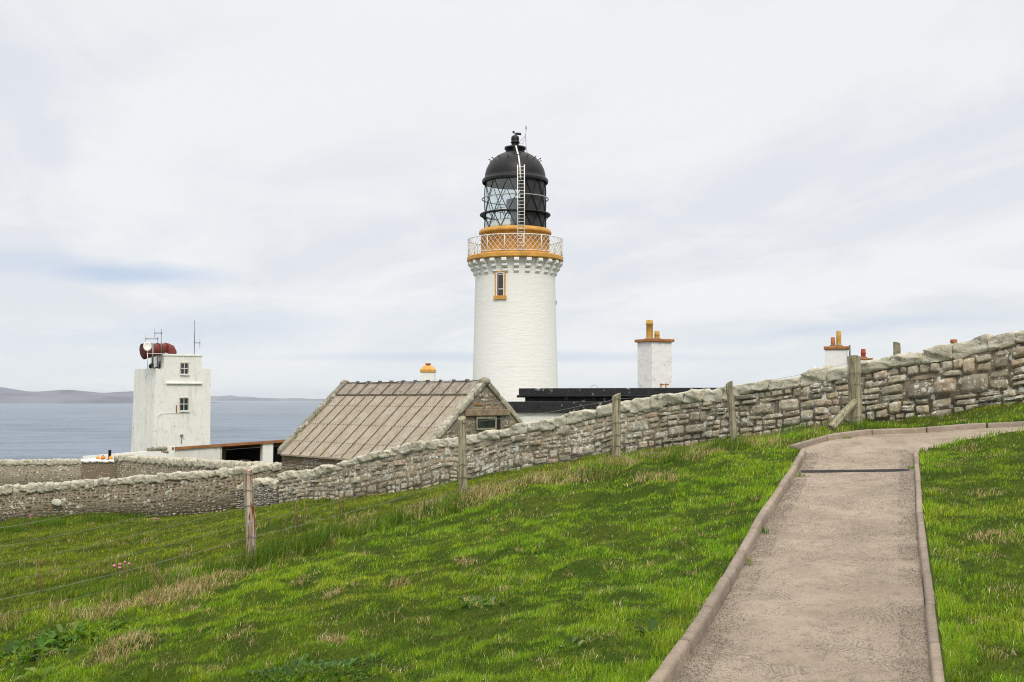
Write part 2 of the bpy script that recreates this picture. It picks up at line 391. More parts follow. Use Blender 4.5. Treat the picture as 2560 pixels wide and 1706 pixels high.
def mat_sea():
    m, nt, b, v = new_mat('sea_water')
    b.inputs['Roughness'].default_value = 0.35; b.inputs['IOR'].default_value = 1.33; b.inputs['Specular IOR Level'].default_value = 0.35
    n = noise(nt, v, 0.010, 6, 0.65, 0.3, (0.5, 1.0, 1)); n2 = noise(nt, v, 0.0011, 4, 0.55, 0.2, (0.35, 1, 1)); n3 = noise(nt, v, 0.14, 7, 0.75, 0.2, (0.45, 1.0, 1))
    c = mix_rgb(nt, ramp(nt, n, 0.40, 0.62), (0.060, 0.092, 0.132), (0.135, 0.178, 0.235))
    c = mix_rgb(nt, math_node(nt, 'MULTIPLY', ramp(nt, n2, 0.4, 0.65), 0.45), c, (0.14, 0.185, 0.25))
    c = mix_rgb(nt, math_node(nt, 'MULTIPLY', ramp(nt, n3, 0.54, 0.68), 0.75), c, (0.27, 0.33, 0.40))
    nt.links.new(c, b.inputs['Base Color'])
    set_bump(nt, b, math_node(nt, 'ADD', n, math_node(nt, 'MULTIPLY', n3, 0.4)), 0.8, 6.0)
    return m
def mat_glass(name, tint=(0.86, 0.92, 0.92), refl=0.14):
    m = bpy.data.materials.new(name); m.use_nodes = True; nt = m.node_tree; nt.nodes.clear()
    out = nd(nt, 'ShaderNodeOutputMaterial'); t = nd(nt, 'ShaderNodeBsdfTransparent'); g = nd(nt, 'ShaderNodeBsdfGlossy')
    t.inputs[0].default_value = (*tint, 1); g.inputs['Roughness'].default_value = 0.04
    mx = nd(nt, 'ShaderNodeMixShader'); mx.inputs[0].default_value = refl
    nt.links.new(t.outputs[0], mx.inputs[1]); nt.links.new(g.outputs[0], mx.inputs[2]); nt.links.new(mx.outputs[0], out.inputs[0])
    return m
def mat_wood(name, base, rust=0.0):
    m, nt, b, v = new_mat(name)
    b.inputs['Roughness'].default_value = 0.9; b.inputs['Specular IOR Level'].default_value = 0.15
    gr = noise(nt, v, 30, 6, 0.7, 0.4, (1, 1, 0.06)); bl = noise(nt, v, 5, 5, 0.7)
    c = mix_rgb(nt, ramp(nt, gr, 0.36, 0.66), tuple(x * 0.45 for x in base), tuple(x * 1.25 for x in base))
    c = mix_rgb(nt, math_node(nt, 'MULTIPLY', ramp(nt, bl, 0.52, 0.7), 0.5), c, (0.36, 0.37, 0.28))
    if rust:
        r = noise(nt, v, 16, 5, 0.7, 0.3, (1, 1, 0.12), (3, 1, 2))
        c = mix_rgb(nt, math_node(nt, 'MULTIPLY', ramp(nt, r, 0.55, 0.615), rust), c, (0.24, 0.040, 0.015))
    nt.links.new(c, b.inputs['Base Color']); set_bump(nt, b, gr, 0.9, 0.012)
    return m
def mat_roof_sheet():
    m, nt, b, v = new_mat('weathered_roof_sheet')
    b.inputs['Roughness'].default_value = 0.9; b.inputs['Specular IOR Level'].default_value = 0.15
    uv = nd(nt, 'ShaderNodeAttribute', attribute_name='slope'); s = uv.outputs['Vector']
    st = noise(nt, s, 6.0, 6, 0.7, 0.2, (6.0, 0.7, 1)); bl = noise(nt, v, 2.2, 6, 0.7); sp = noise(nt, v, 22, 5, 0.75)
    c = mix_rgb(nt, ramp(nt, st, 0.35, 0.66), (0.235, 0.193, 0.142), (0.435, 0.37, 0.285))
    c = mix_rgb(nt, math_node(nt, 'MULTIPLY', ramp(nt, bl, 0.47, 0.62), 0.65), c, (0.40, 0.375, 0.32))
    c = mix_rgb(nt, math_node(nt, 'MULTIPLY', ramp(nt, sp, 0.54, 0.64), 0.6), c, (0.12, 0.10, 0.085))
    nt.links.new(c, b.inputs['Base Color']); set_bump(nt, b, st, 0.7, 0.02)
    return m

M = {}
M['tower_white'] = mat_masonry_white()
M['render_white'] = mat_harling()
M['trim_ochre'] = plain('ochre_paint', (0.61, 0.315, 0.062), 0.5, var=0.12, scale=2.5, bump=0.006, dirt=(0.34, 0.12, 0.025), dirt_amt=0.55, dirt_scale=2.2)
M['ochre_light'] = plain('ochre_pot_clay', (0.48, 0.285, 0.060), 0.7, var=0.15, dirt=(0.2, 0.10, 0.03), dirt_amt=0.5)
M['terracotta'] = plain('terracotta', (0.36, 0.13, 0.045), 0.8, var=0.2, dirt=(0.12, 0.05, 0.03), dirt_amt=0.5)
M['red_clay'] = plain('red_clay', (0.33, 0.06, 0.025), 0.8, var=0.2)
M['black_iron'] = plain('black_iron_paint', (0.010, 0.010, 0.012), 0.45, var=0.3, spec=0.28, bump=0.004)
M['black_panel'] = plain('black_panel', (0.020, 0.019, 0.021), 0.5, var=0.5, scale=4, spec=0.4, dirt=(0.05, 0.05, 0.05), dirt_amt=0.6, dirt_scale=30)
M['black_fascia'] = plain('black_roof_felt', (0.023, 0.023, 0.026), 0.7, var=0.4, scale=9, spec=0.3, dirt=(0.55, 0.55, 0.53), dirt_amt=0.8, dirt_scale=2.6, dirt_lo=0.60, dirt_hi=0.66)
M['white_iron'] = plain('white_iron_paint', (0.78, 0.78, 0.76), 0.45, var=0.05, dirt=(0.25, 0.2, 0.15), dirt_amt=0.4, dirt_scale=8, dirt_lo=0.6, dirt_hi=0.75)
M['grey_iron'] = plain('galvanised_steel', (0.22, 0.23, 0.24), 0.5, metal=0.6, var=0.2)
M['wire'] = plain('galvanised_wire', (0.20, 0.20, 0.19), 0.55, metal=0.4, var=0.3)
M['inner_grey'] = plain('pale_grey_lining', (0.44, 0.48, 0.49), 0.6, var=0.08)
M['lens_grey'] = plain('grey_lamp_housing', (0.20, 0.22, 0.23), 0.35, var=0.1)
M['glass'] = mat_glass('lantern_glass')
M['pane'] = plain('window_glass', (0.030, 0.035, 0.036), 0.08, var=0.3, spec=0.6)
M['horn_red'] = plain('oxide_red_paint', (0.155, 0.027, 0.018), 0.6, var=0.25, scale=3, dirt=(0.055, 0.012, 0.010), dirt_amt=0.6, dirt_scale=2.5)
M['buoy'] = plain('orange_plastic', (0.80, 0.20, 0.02), 0.4, var=0.1)
M['buoy_yellow'] = plain('yellow_orange_plastic', (0.82, 0.33, 0.02), 0.4, var=0.1)
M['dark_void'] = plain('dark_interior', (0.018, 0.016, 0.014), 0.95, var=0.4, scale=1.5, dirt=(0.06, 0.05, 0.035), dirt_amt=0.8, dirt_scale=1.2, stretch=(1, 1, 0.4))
M['rust_fascia'] = plain('rusty_brown_board', (0.30, 0.125, 0.050), 0.75, var=0.25, scale=1.2)
M['white_paint'] = plain('white_paint', (0.80, 0.80, 0.78), 0.6, var=0.04, dirt=(0.55, 0.54, 0.48), dirt_amt=0.4, dirt_scale=1.5)
M['post_wood'] = mat_wood('weathered_post_wood', (0.33, 0.30, 0.205))
M['post_rust'] = mat_wood('rust_streaked_post_wood', (0.47, 0.41, 0.33), 0.95)
M['stone'] = mat_stone('rubble_stone', 0.56, 8.0, (0.72, 0.715, 0.65), bump=0.035)
M['stone_far'] = mat_stone('rubble_stone_distant', 0.22, 8.0, (0.66, 0.65, 0.57), bump=0.05, clump=0.7)
M['cope'] = mat_stone('coping_stone', 0.35, 4.0, cope=True, bump=0.05)
M['cope_far'] = mat_stone('coping_stone_distant', 0.35, 3.0, cope=True, bump=0.07, sc=1.2)
M['skew'] = mat_stone('gable_coping_stone', 0.62, 6.0, (0.60, 0.57, 0.47), bump=0.03)
M['mortar'] = plain('wall_core', (0.085, 0.075, 0.062), 1.0, var=0.5, scale=14, bump=0.03, bscale=25, spec=0.05)
M['mortar_pale'] = plain('lime_pointing', (0.23, 0.20, 0.16), 1.0, var=0.3, scale=14, bump=0.03, bscale=20, spec=0.05)
M['kerb'] = plain('kerb_concrete', (0.305, 0.255, 0.21), 0.9, var=0.14, scale=5, bump=0.012, bscale=70, spec=0.15, dirt=(0.19, 0.15, 0.12), dirt_amt=0.6, dirt_scale=22, dirt_lo=.54, dirt_hi=.68)
def _kerb():
    m = M['kerb']; nt = m.node_tree; b = nt.nodes['Principled BSDF']; at = nd(nt, 'ShaderNodeAttribute', attribute_name='Col')
    src = b.inputs['Base Color'].links[0].from_socket; v = nd(nt, 'ShaderNodeTexCoord').outputs['Object']
    li = ramp(nt, noise(nt, v, 38, 5, 0.75, 0.2, None, (2, 2, 9)), 0.56, 0.66)
    c = mix_rgb(nt, math_node(nt, 'MULTIPLY', li, 0.55), mix_rgb(nt, 1.0, src, at.outputs['Color'], 'MULTIPLY'), (0.46, 0.42, 0.36))
    nt.links.new(c, b.inputs['Base Color'])
_kerb()
M['path'] = mat_path(); M['ground'] = mat_ground(); M['sea'] = mat_sea()
M['grass'] = mat_grass('grass_blade'); M['leaf'] = mat_grass('broad_leaf')
M['roof_sheet'] = mat_roof_sheet()
M['hill'] = plain('haze_tinted_heath', (0.125, 0.128, 0.158), 1.0, var=0.35, scale=0.0015, spec=0.0, stretch=(1, 1, 6))  # heath colour with the blue of distant haze mixed into it
M['dark_iron'] = plain('dark_drain_iron', (0.05, 0.05, 0.055), 0.6, var=0.2)
M['seam'] = plain('dark_seam', (0.145, 0.122, 0.096), 0.9, var=0.4, scale=8)

# ------------------------------------------------------------------ layout of the land
def on_line(px, A, B):
    """where the vertical plane A-B is seen at column px: returns (x, Y)"""
    k = (px - CX) / F
    t = (A[0] - k * A[1]) / (k * (B[1] - A[1]) - (B[0] - A[0]))
    return A[0] + t * (B[0] - A[0]), A[1] + t * (B[1] - A[1])
W1A, W1B = (8.8, 19.2), (-7.46, 36.0)                  # the near wall, right to left
W1_BASE = [(2560, 1006), (2330, 1040), (2130, 1062), (1900, 1083), (1800, 1097), (1540, 1134), (1280, 1178), (1160, 1207), (1030, 1226), (900, 1244), (800, 1254), (700, 1264)]
W1_TOP = [(2560, 824), (2400, 862), (2241, 885), (2130, 910), (2000, 936), (1900, 952), (1782, 971), (1540, 1009), (1380, 1046), (1280, 1067), (1160, 1091), (1030, 1107), (900, 1138), (800, 1171), (700, 1184)]
PATH_L = [(-3.5, -5.0, -1.80), (-1.2, 0.0, -1.78), (0.03, 3.9, -1.72), (0.88, 6.35, -1.60), (2.56, 11.3, -1.215), (4.28, 16.35, -0.83)]
PATH_R = [(-2.1, -5.0, -1.80), (0.2, 0.0, -1.78), (1.50, 3.9, -1.72), (2.35, 6.35, -1.60), (4.05, 11.3, -1.215), (5.82, 16.30, -0.83)]
FAR_K = [(4.22, 16.95, -0.80), (4.73, 17.4, -0.733), (5.30, 17.8, -0.66), (6.30, 18.05, -0.585), (7.29, 17.95, -0.49), (8.05, 17.7, -0.46), (10.0, 17.1, -0.36), (13.0, 16.0, -0.2)]
NEAR_K = [(5.84, 16.32, -0.83), (6.14, 16.42, -0.76), (6.72, 16.55, -0.63), (7.45, 16.35, -0.505), (9.4, 15.9, -0.42), (12.4, 14.9, -0.26)]
POSTS = [(-59, 1590, 11.5), (634, 1403, 13.4), (1160, 1250, 15.4), (1541, 1163, 16.8), (1842, 1118, 17.7), (2142, 1064, 18.6)]
ctrl = []
for px, py in W1_BASE:
    x, y = on_line(px, W1A, W1B); ctrl.append((x, y, ZP(py, y)))
for P in (PATH_L, PATH_R, FAR_K[:-1], NEAR_K[:-1]): ctrl += P
for px, py, Y in POSTS: p = PT(px, py, Y); ctrl.append((p.x, p.y, p.z))
ctrl += [(XP(0, 9.2), 9.2, ZP(1700, 9.2)), (-6.5, 5.0, -2.6), (-5, 0, -2.4), (-12, 0, -3.6), (-12, -10, -3.4), (6, -8, -1.4), (0, -10, -1.9),
         (3.6, 8.0, -1.42), (6.0, 10.0, -0.98), (6.0, 13.0, -0.86), (10, 12, -0.50), (8, 5, -1.1), (18, 16, 0.5), (16, 4, -0.3), (18, 25, 1.2), (30, 30, 1.5), (26, 8, 0.6), (14, 22, 0.5),
         (XP(603, 46), 46, ZP(1263, 46)), (XP(300, 44), 44, ZP(1284, 44)), (XP(0, 42.5), 42.5, ZP(1306, 42.5)), (XP(-400, 41), 41, ZP(1330, 41)),
         (-12.5, 25, -3.75), (-12.5, 16, -3.25), (-19, 20, -4.0), (-19, 32, -4.6), (-9.3, 36.5, ZP(1284, 36.5)),
         (-8, 60, -5.6), (0, 62, -5.2), (12, 50, -3.6), (20, 60, -3.4), (25, 45, -1.6), (-12, 45, -4.7), (-6, 44, -4.3), (0, 40, -3.9), (8, 34, -2.2), (14, 30, -0.6),
         (-24, 66, -5.6), (-30, 92, -7.2), (-40, 75, -6.6), (-20, 78, -6.0), (0, 90, -7.2), (25, 85, -5.5), (45, 60, -2.0), (-50, 45, -7.0), (-40, 20, -6.0), (-40, 0, -6.0), (40, 0, 1.0)]
for px, py in W1_BASE[2:11]:
    x, y = on_line(px, W1A, W1B)
    for f in (0.80, 0.90):
        q = PT(px, py, y * f); ctrl.append((q.x, q.y, q.z - 0.13))
ctrl = np.array(ctrl)
def _tps():
    n = len(ctrl); d = np.hypot(ctrl[:, None, 0] - ctrl[None, :, 0], ctrl[:, None, 1] - ctrl[None, :, 1])
    K = np.where(d > 1e-9, d * d * np.log(np.maximum(d, 1e-9)), 0.0) + np.eye(n) * 0.35
    P = np.c_[np.ones(n), ctrl[:, :2]]
    A = np.block([[K, P], [P.T, np.zeros((3, 3))]])
    return np.linalg.solve(A, np.r_[ctrl[:, 2], 0, 0, 0])
TW = _tps()
def hs(x, y):
    """smooth land height"""
    x = np.asarray(x, float); y = np.asarray(y, float); sh = x.shape; x = x.ravel(); y = y.ravel()
    r = np.maximum(np.hypot(x, y), 1e-6); lim = 62.0; out = np.empty(len(x))
    ys = y; f = np.minimum(1.0, 118.0 / r); xx = x * f; yy = ys * f
    for i in range(0, len(x), 40000):
        a = xx[i:i + 40000, None] - ctrl[None, :, 0]; b = yy[i:i + 40000, None] - ctrl[None, :, 1]
        d2 = a * a + b * b; k = 0.5 * d2 * np.log(np.maximum(d2, 1e-12))
        out[i:i + 40000] = k @ TW[:len(ctrl)] + TW[-3] + TW[-2] * xx[i:i + 40000] + TW[-1] * yy[i:i + 40000]
    # the cliff beyond the station
    t = np.clip((y - 104) / 26.0, 0, 1); out = out - 3.0 * t
    t = np.clip((y - 128) / 14.0, 0, 1); out = out * (1 - t) + (-92.0) * t
    return out.reshape(sh)
def poly_in(x, y, poly):
    x = np.asarray(x, float); y = np.asarray(y, float); ins = np.zeros(x.shape, bool); n = len(poly)
    for i in range(n):
        (x0, y0), (x1, y1) = poly[i], poly[(i + 1) % n]
        c = (y0 > y) != (y1 > y)
        ins ^= c & (x < (x1 - x0) * (y - y0) / ((y1 - y0) if y1 != y0 else 1e-9) + x0)
    return ins
def seg_dist(x, y, line):
    x = np.asarray(x, float); y = np.asarray(y, float); best = np.full(x.shape, 1e9)
    for (x0, y0), (x1, y1) in zip(line[:-1], line[1:]):
        dx, dy = x1 - x0, y1 - y0; t = np.clip(((x - x0) * dx + (y - y0) * dy) / (dx * dx + dy * dy), 0, 1)
        best = np.minimum(best, np.hypot(x - x0 - t * dx, y - y0 - t * dy))
    return best
XY = lambda L: [(p[0], p[1]) for p in L]
PATH_POLY = XY(PATH_L) + XY(FAR_K) + XY(NEAR_K)[::-1] + XY(PATH_R)[::-1]
EDGE_LINES = [XY(PATH_L), XY(FAR_K), XY(NEAR_K), XY(PATH_R)]
FENCE = [(PT(*p).x, p[2]) for p in POSTS]
FENCE_X = [(FENCE[0][0] - 12, FENCE[0][1] - 9.5)] + FENCE
def edge_dist(x, y):
    d = np.full(np.asarray(x).shape, 1e9)
    for L in EDGE_LINES: d = np.minimum(d, seg_dist(x, y, L))
    return d
def path_sd(x, y):
    """signed distance to the path edge, negative inside"""
    return np.where(poly_in(x, y, PATH_POLY), -1.0, 1.0) * edge_dist(x, y)
def beyond_fence(x, y):
    """signed distance, positive on the far (wall) side of the fence"""
    x = np.asarray(x, float); y = np.asarray(y, float)
    fx = np.array([p[0] for p in FENCE_X]); fy = np.array([p[1] for p in FENCE_X])
    yy = np.interp(x, fx, fy); s = y - yy
    return np.sign(s) * np.where(np.abs(s) < 6, seg_dist(x, y, FENCE_X), np.abs(s))
def land(x, y, sd=None):
    """turf height: hummocks, sunk under the path"""
    if sd is None: sd = path_sd(x, y)
    z = hs(x, y)
    w = np.clip((sd - 0.1) / 0.8, 0, 1); r = np.hypot(x, y)
    near = np.clip((70 - r) / 20, 0, 1)
    bump = 0.085 * fbm(x, y, 0.75, 3, 3) + 0.050 * fbm(x, y, 2.6, 3, 8) + 0.10 * fbm(x, y, 0.25, 2, 21)
    bump = bump + 0.085 * (1 - np.abs(vnoise(x, y, 1.55, 61))) ** 2 * (0.5 + 0.5 * vnoise(x, y, 0.6, 62)) + 0.045 * (1 - np.abs(vnoise(x, y, 3.6, 63))) ** 2 - 0.05
    fb = np.abs(beyond_fence(x, y) + 0.15)
    bump = bump + 0.07 * np.clip(1 - fb / 0.7, 0, 1) * (0.6 + 0.6 * vnoise(x, y, 1.3, 31))
    z = z + w * near * bump
    t = np.clip((sd + 0.02) / 0.10, 0, 1); t = t * t * (3 - 2 * t)
    return z + (-0.10) * (1 - t) + 0.055 * t * np.exp(-np.maximum(sd, 0) / 1.5)
def land1(x, y): return float(land(np.array([x], float), np.array([y], float))[0])
def hit(px, py, y0=5.0, y1=60.0):
    """where the sight line through a photo pixel meets the land"""
    Y = np.arange(y0, y1, 0.05); p = [PT(px, py, 1.0)][0]
    z = land(p.x * Y, Y); i = np.argmax(p.z * Y < z)
    return Vector((p.x * Y[i], Y[i], float(z[i])))

# ------------------------------------------------------------------ ground, sea, far land
def build_ground():
    th = np.r_[np.linspace(-180, -36, 37)[:-1], np.linspace(-36, 36, 481), np.linspace(36, 180, 37)[1:]]
    th = R(1) * th
    rr = [1.2]
    while rr[-1] < 170: rr.append(rr[-1] * (1.0085 if rr[-1] < 60 else 1.03))
    rr = np.array(rr); T, RR = np.meshgrid(th, rr); X = np.sin(T) * RR; Y = np.cos(T) * RR
    Z = land(X, Y)
    far = (RR > 140); Z = np.where(far, np.minimum(Z, -3 - (RR - 140) * 3.2), Z)
    n, m = X.shape; idx = np.arange(n * m).reshape(n, m)
    q = np.stack([idx[:-1, :-1], idx[:-1, 1:], idx[1:, 1:], idx[1:, :-1]], -1).reshape(-1, 4)[:, ::-1]
    v = np.stack([X, Y, Z], -1).reshape(-1, 3)
    c = len(v); v = np.vstack([v, [[0, 0, float(Z[0].mean())]]])
    tri = np.stack([idx[0, :-1], np.full(m - 1, c), idx[0, 1:]], -1)[:, ::-1]
    o = mesh_np('ground', v, tri, q, M['ground'], smooth=True); o['kind'] = 'structure'
    # sea
    rs = np.r_[np.geomspace(60, 32000, 60)]; ts = np.linspace(0, 2 * math.pi, 145)
    T, RR = np.meshgrid(ts, rs); idx = np.arange(RR.size).reshape(RR.shape)
    q = np.stack([idx[:-1, :-1], idx[:-1, 1:], idx[1:, 1:], idx[1:, :-1]], -1).reshape(-1, 4)[:, ::-1]
    o = mesh_np('sea', np.stack([np.sin(T) * RR, np.cos(T) * RR, np.full(T.shape, -80.0)], -1).reshape(-1, 3), None, q, M['sea'], smooth=True); o['kind'] = 'structure'
build_ground()
def far_land(name, prof, Y, depth, rows=14, seed=0, shore=None):
    """a headland: crest profile in photo pixels at distance Y, sloping to the sea in front and behind"""
    px = np.linspace(prof[0][0], prof[-1][0], 140); py = np.interp(px, [p[0] for p in prof], [p[1] for p in prof])
    v = []; zs = np.array([ZP(b, Y + depth * 0.5) for b in py])
    for j in range(rows + 1):
        t = j / rows; k = math.sin(math.pi * min(t * 1.0, 1.0)) ** 0.8 if t <= 0.5 else math.cos((t - .5) * math.pi) ** 0.8
        yy = Y + depth * t
        for i in range(len(px)):
            h = (zs[i] + 80.0)
            z = -82.0 + max(h, 0) * k * (1 + 0.10 * math.sin(i * 0.31 + seed + j) * (1 - abs(2 * t - 1))) + 2.0 * (k > 0)
            v.append((XP(px[i], Y + depth * 0.5) * (yy / (Y + depth * .5)) if False else XP(px[i], Y + depth * 0.5), yy, z))
    m = len(px); idx = np.arange((rows + 1) * m).reshape(rows + 1, m)
    q = np.stack([idx[:-1, :-1], idx[:-1, 1:], idx[1:, 1:], idx[1:, :-1]], -1).reshape(-1, 4)
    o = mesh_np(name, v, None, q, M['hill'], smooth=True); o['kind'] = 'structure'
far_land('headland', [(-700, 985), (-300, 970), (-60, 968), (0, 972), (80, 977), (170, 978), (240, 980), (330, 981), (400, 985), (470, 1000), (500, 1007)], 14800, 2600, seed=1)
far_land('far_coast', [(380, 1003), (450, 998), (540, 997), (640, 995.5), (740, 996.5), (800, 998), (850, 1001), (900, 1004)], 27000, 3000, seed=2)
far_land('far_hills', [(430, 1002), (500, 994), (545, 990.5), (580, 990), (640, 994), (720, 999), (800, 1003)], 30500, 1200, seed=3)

# ------------------------------------------------------------------ path, kerbs
def resample(L, step):
    P = np.array(L, float); d = np.r_[0, np.cumsum(np.hypot(*(P[1:, :2] - P[:-1, :2]).T))]
    s = np.linspace(0, d[-1], max(2, int(d[-1] / step) + 1))
    return np.stack([np.interp(s, d, P[:, k]) for k in range(P.shape[1])], -1)
def path_z(x, y): return hs(x, y) - 0.012
def build_path():
    vs = []; qs = []
    def strip(A, B, k):
        base = sum(len(a) for a in vs); n = len(A)
        t = np.linspace(0, 1, k + 1)[None, :, None]
        P = A[:, None, :2] * (1 - t) + B[:, None, :2] * t
        x = P[..., 0]; y = P[..., 1]; z = path_z(x, y) + 0.006 * fbm(x, y, 2.0, 2, 4)
        vs.append(np.stack([x, y, z], -1).reshape(-1, 3)); idx = base + np.arange(n * (k + 1)).reshape(n, k + 1)
        qs.append(np.stack([idx[:-1, :-1], idx[:-1, 1:], idx[1:, 1:], idx[1:, :-1]], -1).reshape(-1, 4))
    n = 110
    def rs(L, n):
        P = np.array(L, float); d = np.r_[0, np.cumsum(np.hypot(*(P[1:, :2] - P[:-1, :2]).T))]; s = np.linspace(0, d[-1], n)
        return np.stack([np.interp(s, d, P[:, k]) for k in range(2)], -1)
    strip(rs(PATH_L + [FAR_K[0]], n), rs(PATH_R + [NEAR_K[0]], n), 14)
    strip(rs(FAR_K, 60), rs(NEAR_K, 60), 14)
    v = np.vstack(vs); q = np.vstack(qs)
    o = mesh_np('path', v, None, q, M['path'], smooth=True); o['kind'] = 'structure'
def build_kerb(name, L, w, h, side, seglen=0.92, gap=0.026, inset=0.0):
    """a row of concrete edging blocks; side +1 = kerb lies to the left of travel"""
    P = resample(L, 0.046); vs = []; qs = []; base = 0; cols = []; prof = [(0, -0.12), (0.0, h - 0.03), (0.006, h - 0.010), (0.020, h), (w - 0.020, h), (w - 0.006, h - 0.010), (w, h - 0.03), (w, -0.12)]
    per = int(round(seglen / 0.046)); rr = random.Random(len(name))
    i = 0
    while i < len(P) - 2:
        j = min(i + per, len(P) - 1); seg = P[i:j + 1].copy()
        t = seg[-1, :2] - seg[0, :2]; t /= np.hypot(*t)
        seg[0, :2] += t * gap / 2; seg[-1, :2] -= t * gap / 2
        jz = rr.uniform(-.005, .005); jx = rr.uniform(-.006, .006)
        tint = rr.uniform(.80, 1.12); tw_ = (tint * 1.03, tint, tint * rr.uniform(.94, 1.02))
        for a in range(len(seg)):
            tt = seg[min(a + 1, len(seg) - 1), :2] - seg[max(a - 1, 0), :2]; tt /= np.hypot(*tt)
            nrm = np.array([-tt[1], tt[0]]) * side
            z0 = float(path_z(seg[a, 0], seg[a, 1]))
            for (u, z) in prof:
                vs.append((seg[a, 0] + nrm[0] * (u + jx + inset), seg[a, 1] + nrm[1] * (u + jx + inset), z0 + z + jz + rr.uniform(-.0008, .0008))); cols.append(tw_)
        m = len(prof)
        for a in range(len(seg) - 1):
            for k in range(m - 1):
                f = (base + a * m + k, base + a * m + k + 1, base + (a + 1) * m + k + 1, base + (a + 1) * m + k)
                qs.append(f if side > 0 else f[::-1])
        for a, rev in ((0, True), (len(seg) - 1, False)):
            for k in range(m // 2 - 1):
                f = (base + a * m + k, base + a * m + k + 1, base + a * m + m - 2 - k, base + a * m + m - 1 - k); qs.append(f[::-1] if rev == (side > 0) else f)
        base += len(seg) * m; i = j
    o = mesh_np(name, vs, None, qs, M['kerb'], None, np.array(cols)); o['kind'] = 'structure'
    b = o.modifiers.new('bevel', 'BEVEL'); b.width = 0.006; b.limit_method = 'ANGLE'
build_path()
build_kerb('kerb_lower_side', PATH_L, 0.085, 0.095, 1)
build_kerb('kerb_upper_side', PATH_R, 0.075, 0.06, -1)
build_kerb('kerb_bend', FAR_K, 0.085, 0.085, 1)
def build_drain():
    a = np.array(PATH_L[4][:2]); b = np.array(PATH_L[5][:2]); l = a + (b - a) * ((14.85 - 11.3) / (16.35 - 11.3))
    a = np.array(PATH_R[4][:2]); b = np.array(PATH_R[5][:2]); r = a + (b - a) * ((14.45 - 11.3) / (16.30 - 11.3))
    l = Vector((l[0], l[1], 0)); r = Vector((r[0], r[1], 0)); t = (r - l).normalized(); l += t * 0.04; r -= t * 0.06; L = (r - l).length
    zz = lambda p: float(path_z(p.x, p.y))
    root = thing('drain_channel', 'dark slotted drain channel set across the path below the bend', 'drain', (l.x, l.y, zz(l)))
    n = Vector((-t.y, t.x, 0)); fr = MB()
    for s in (-1, 1):
        a1 = l + n * 0.045 * s; b1 = r + n * 0.045 * s
        fr.bar((a1.x, a1.y, zz(a1) + 0.002), (b1.x, b1.y, zz(b1) + 0.002), 0.016, 0.03)
    fr.build('frame', M['dark_iron'], root)
    g = MB(); k = int(L / 0.026)
    for i in range(k):
        c = l + t * (i + 0.5) * L / k
        g.bar((c.x - n.x * .038, c.y - n.y * .038, zz(c) + 0.003), (c.x + n.x * .038, c.y + n.y * .038, zz(c) + 0.003), 0.013, 0.02)
    g.build('grating', M['dark_iron'], root)
    ch = MB(); ch.bar((l.x, l.y, zz(l) + 0.0045), (r.x, r.y, zz(r) + 0.0045), 0.075, 0.004); ch.build('channel', M['dark_iron'], root)
build_drain()
def build_grit():
    n = 70000; t = rng.uniform(0, 1, n) ** 1.5; u = rng.uniform(0.01, 0.99, n)
    ya = 5.0 + 11.6 * t; pl = np.array(PATH_L); pr = np.array(PATH_R)
    xl = np.interp(ya, pl[:, 1], pl[:, 0]); xr = np.interp(ya, pr[:, 1], pr[:, 0])
    side = rng.uniform(0, 1, n) < .35; u = np.where(side, np.where(u < .5, u * .25, 1 - (1 - u) * .25), u)
    x = xl + (xr - xl) * u; y = ya
    k = fbm(x, y, 2.4, 3, 71) + .5 * fbm(x, y, 9.0, 2, 72) + .55 * (np.abs(u - .5) * 2) ** 3 + rng.normal(0, .15, n); ok = k > 0.02; x, y, k = x[ok], y[ok], k[ok]; n = len(x)
    z = path_z(x, y) + 0.003; r = rng.uniform(.0017, .0042, n) * (1 + .05 * (y - 6)); a = rng.uniform(0, 6.28, n)
    o = np.array([[1, 0, 0], [0, 1, 0], [-1, 0, 0], [0, -1, 0], [0, 0, .8]], float)
    ca, sa = np.cos(a), np.sin(a); v = np.stack([o[None, :, 0] * ca[:, None] - o[None, :, 1] * sa[:, None], o[None, :, 0] * sa[:, None] + o[None, :, 1] * ca[:, None], np.repeat(o[None, :, 2], n, 0)], -1) * r[:, None, None] * rng.uniform(.6, 1.4, (n, 1, 3))
    v = (v + np.stack([x, y, z], -1)[:, None, :]).reshape(-1, 3)
    tri = (np.arange(n)[:, None, None] * 5 + np.array([[0, 1, 4], [1, 2, 4], [2, 3, 4], [3, 0, 4]])[None]).reshape(-1, 3)
    pal = np.array([(.10, .085, .07), (.16, .13, .10), (.24, .20, .16), (.45, .38, .31), (.62, .57, .50), (.30, .21, .16)]); c = pal[rng.choice(6, n, p=[.28, .28, .20, .12, .03, .09])] * np.where(np.abs(u[ok] - .5) > .34, .72, 1.0)[:, None]
    q = mesh_np('loose_grit', v, tri, None, M['grit'], None, np.repeat(c, 5, 0)); tag(q, 'loose dark and pale grit lying on the path', 'gravel', None, 'stuff')
M['grit'] = new_mat('grit')[0]; _n = M['grit'].node_tree; _n.links.new(nd(_n, 'ShaderNodeAttribute', attribute_name='Col').outputs['Color'], _n.nodes['Principled BSDF'].inputs['Base Color']); _n.nodes['Principled BSDF'].inputs['Roughness'].default_value = .9
build_grit()

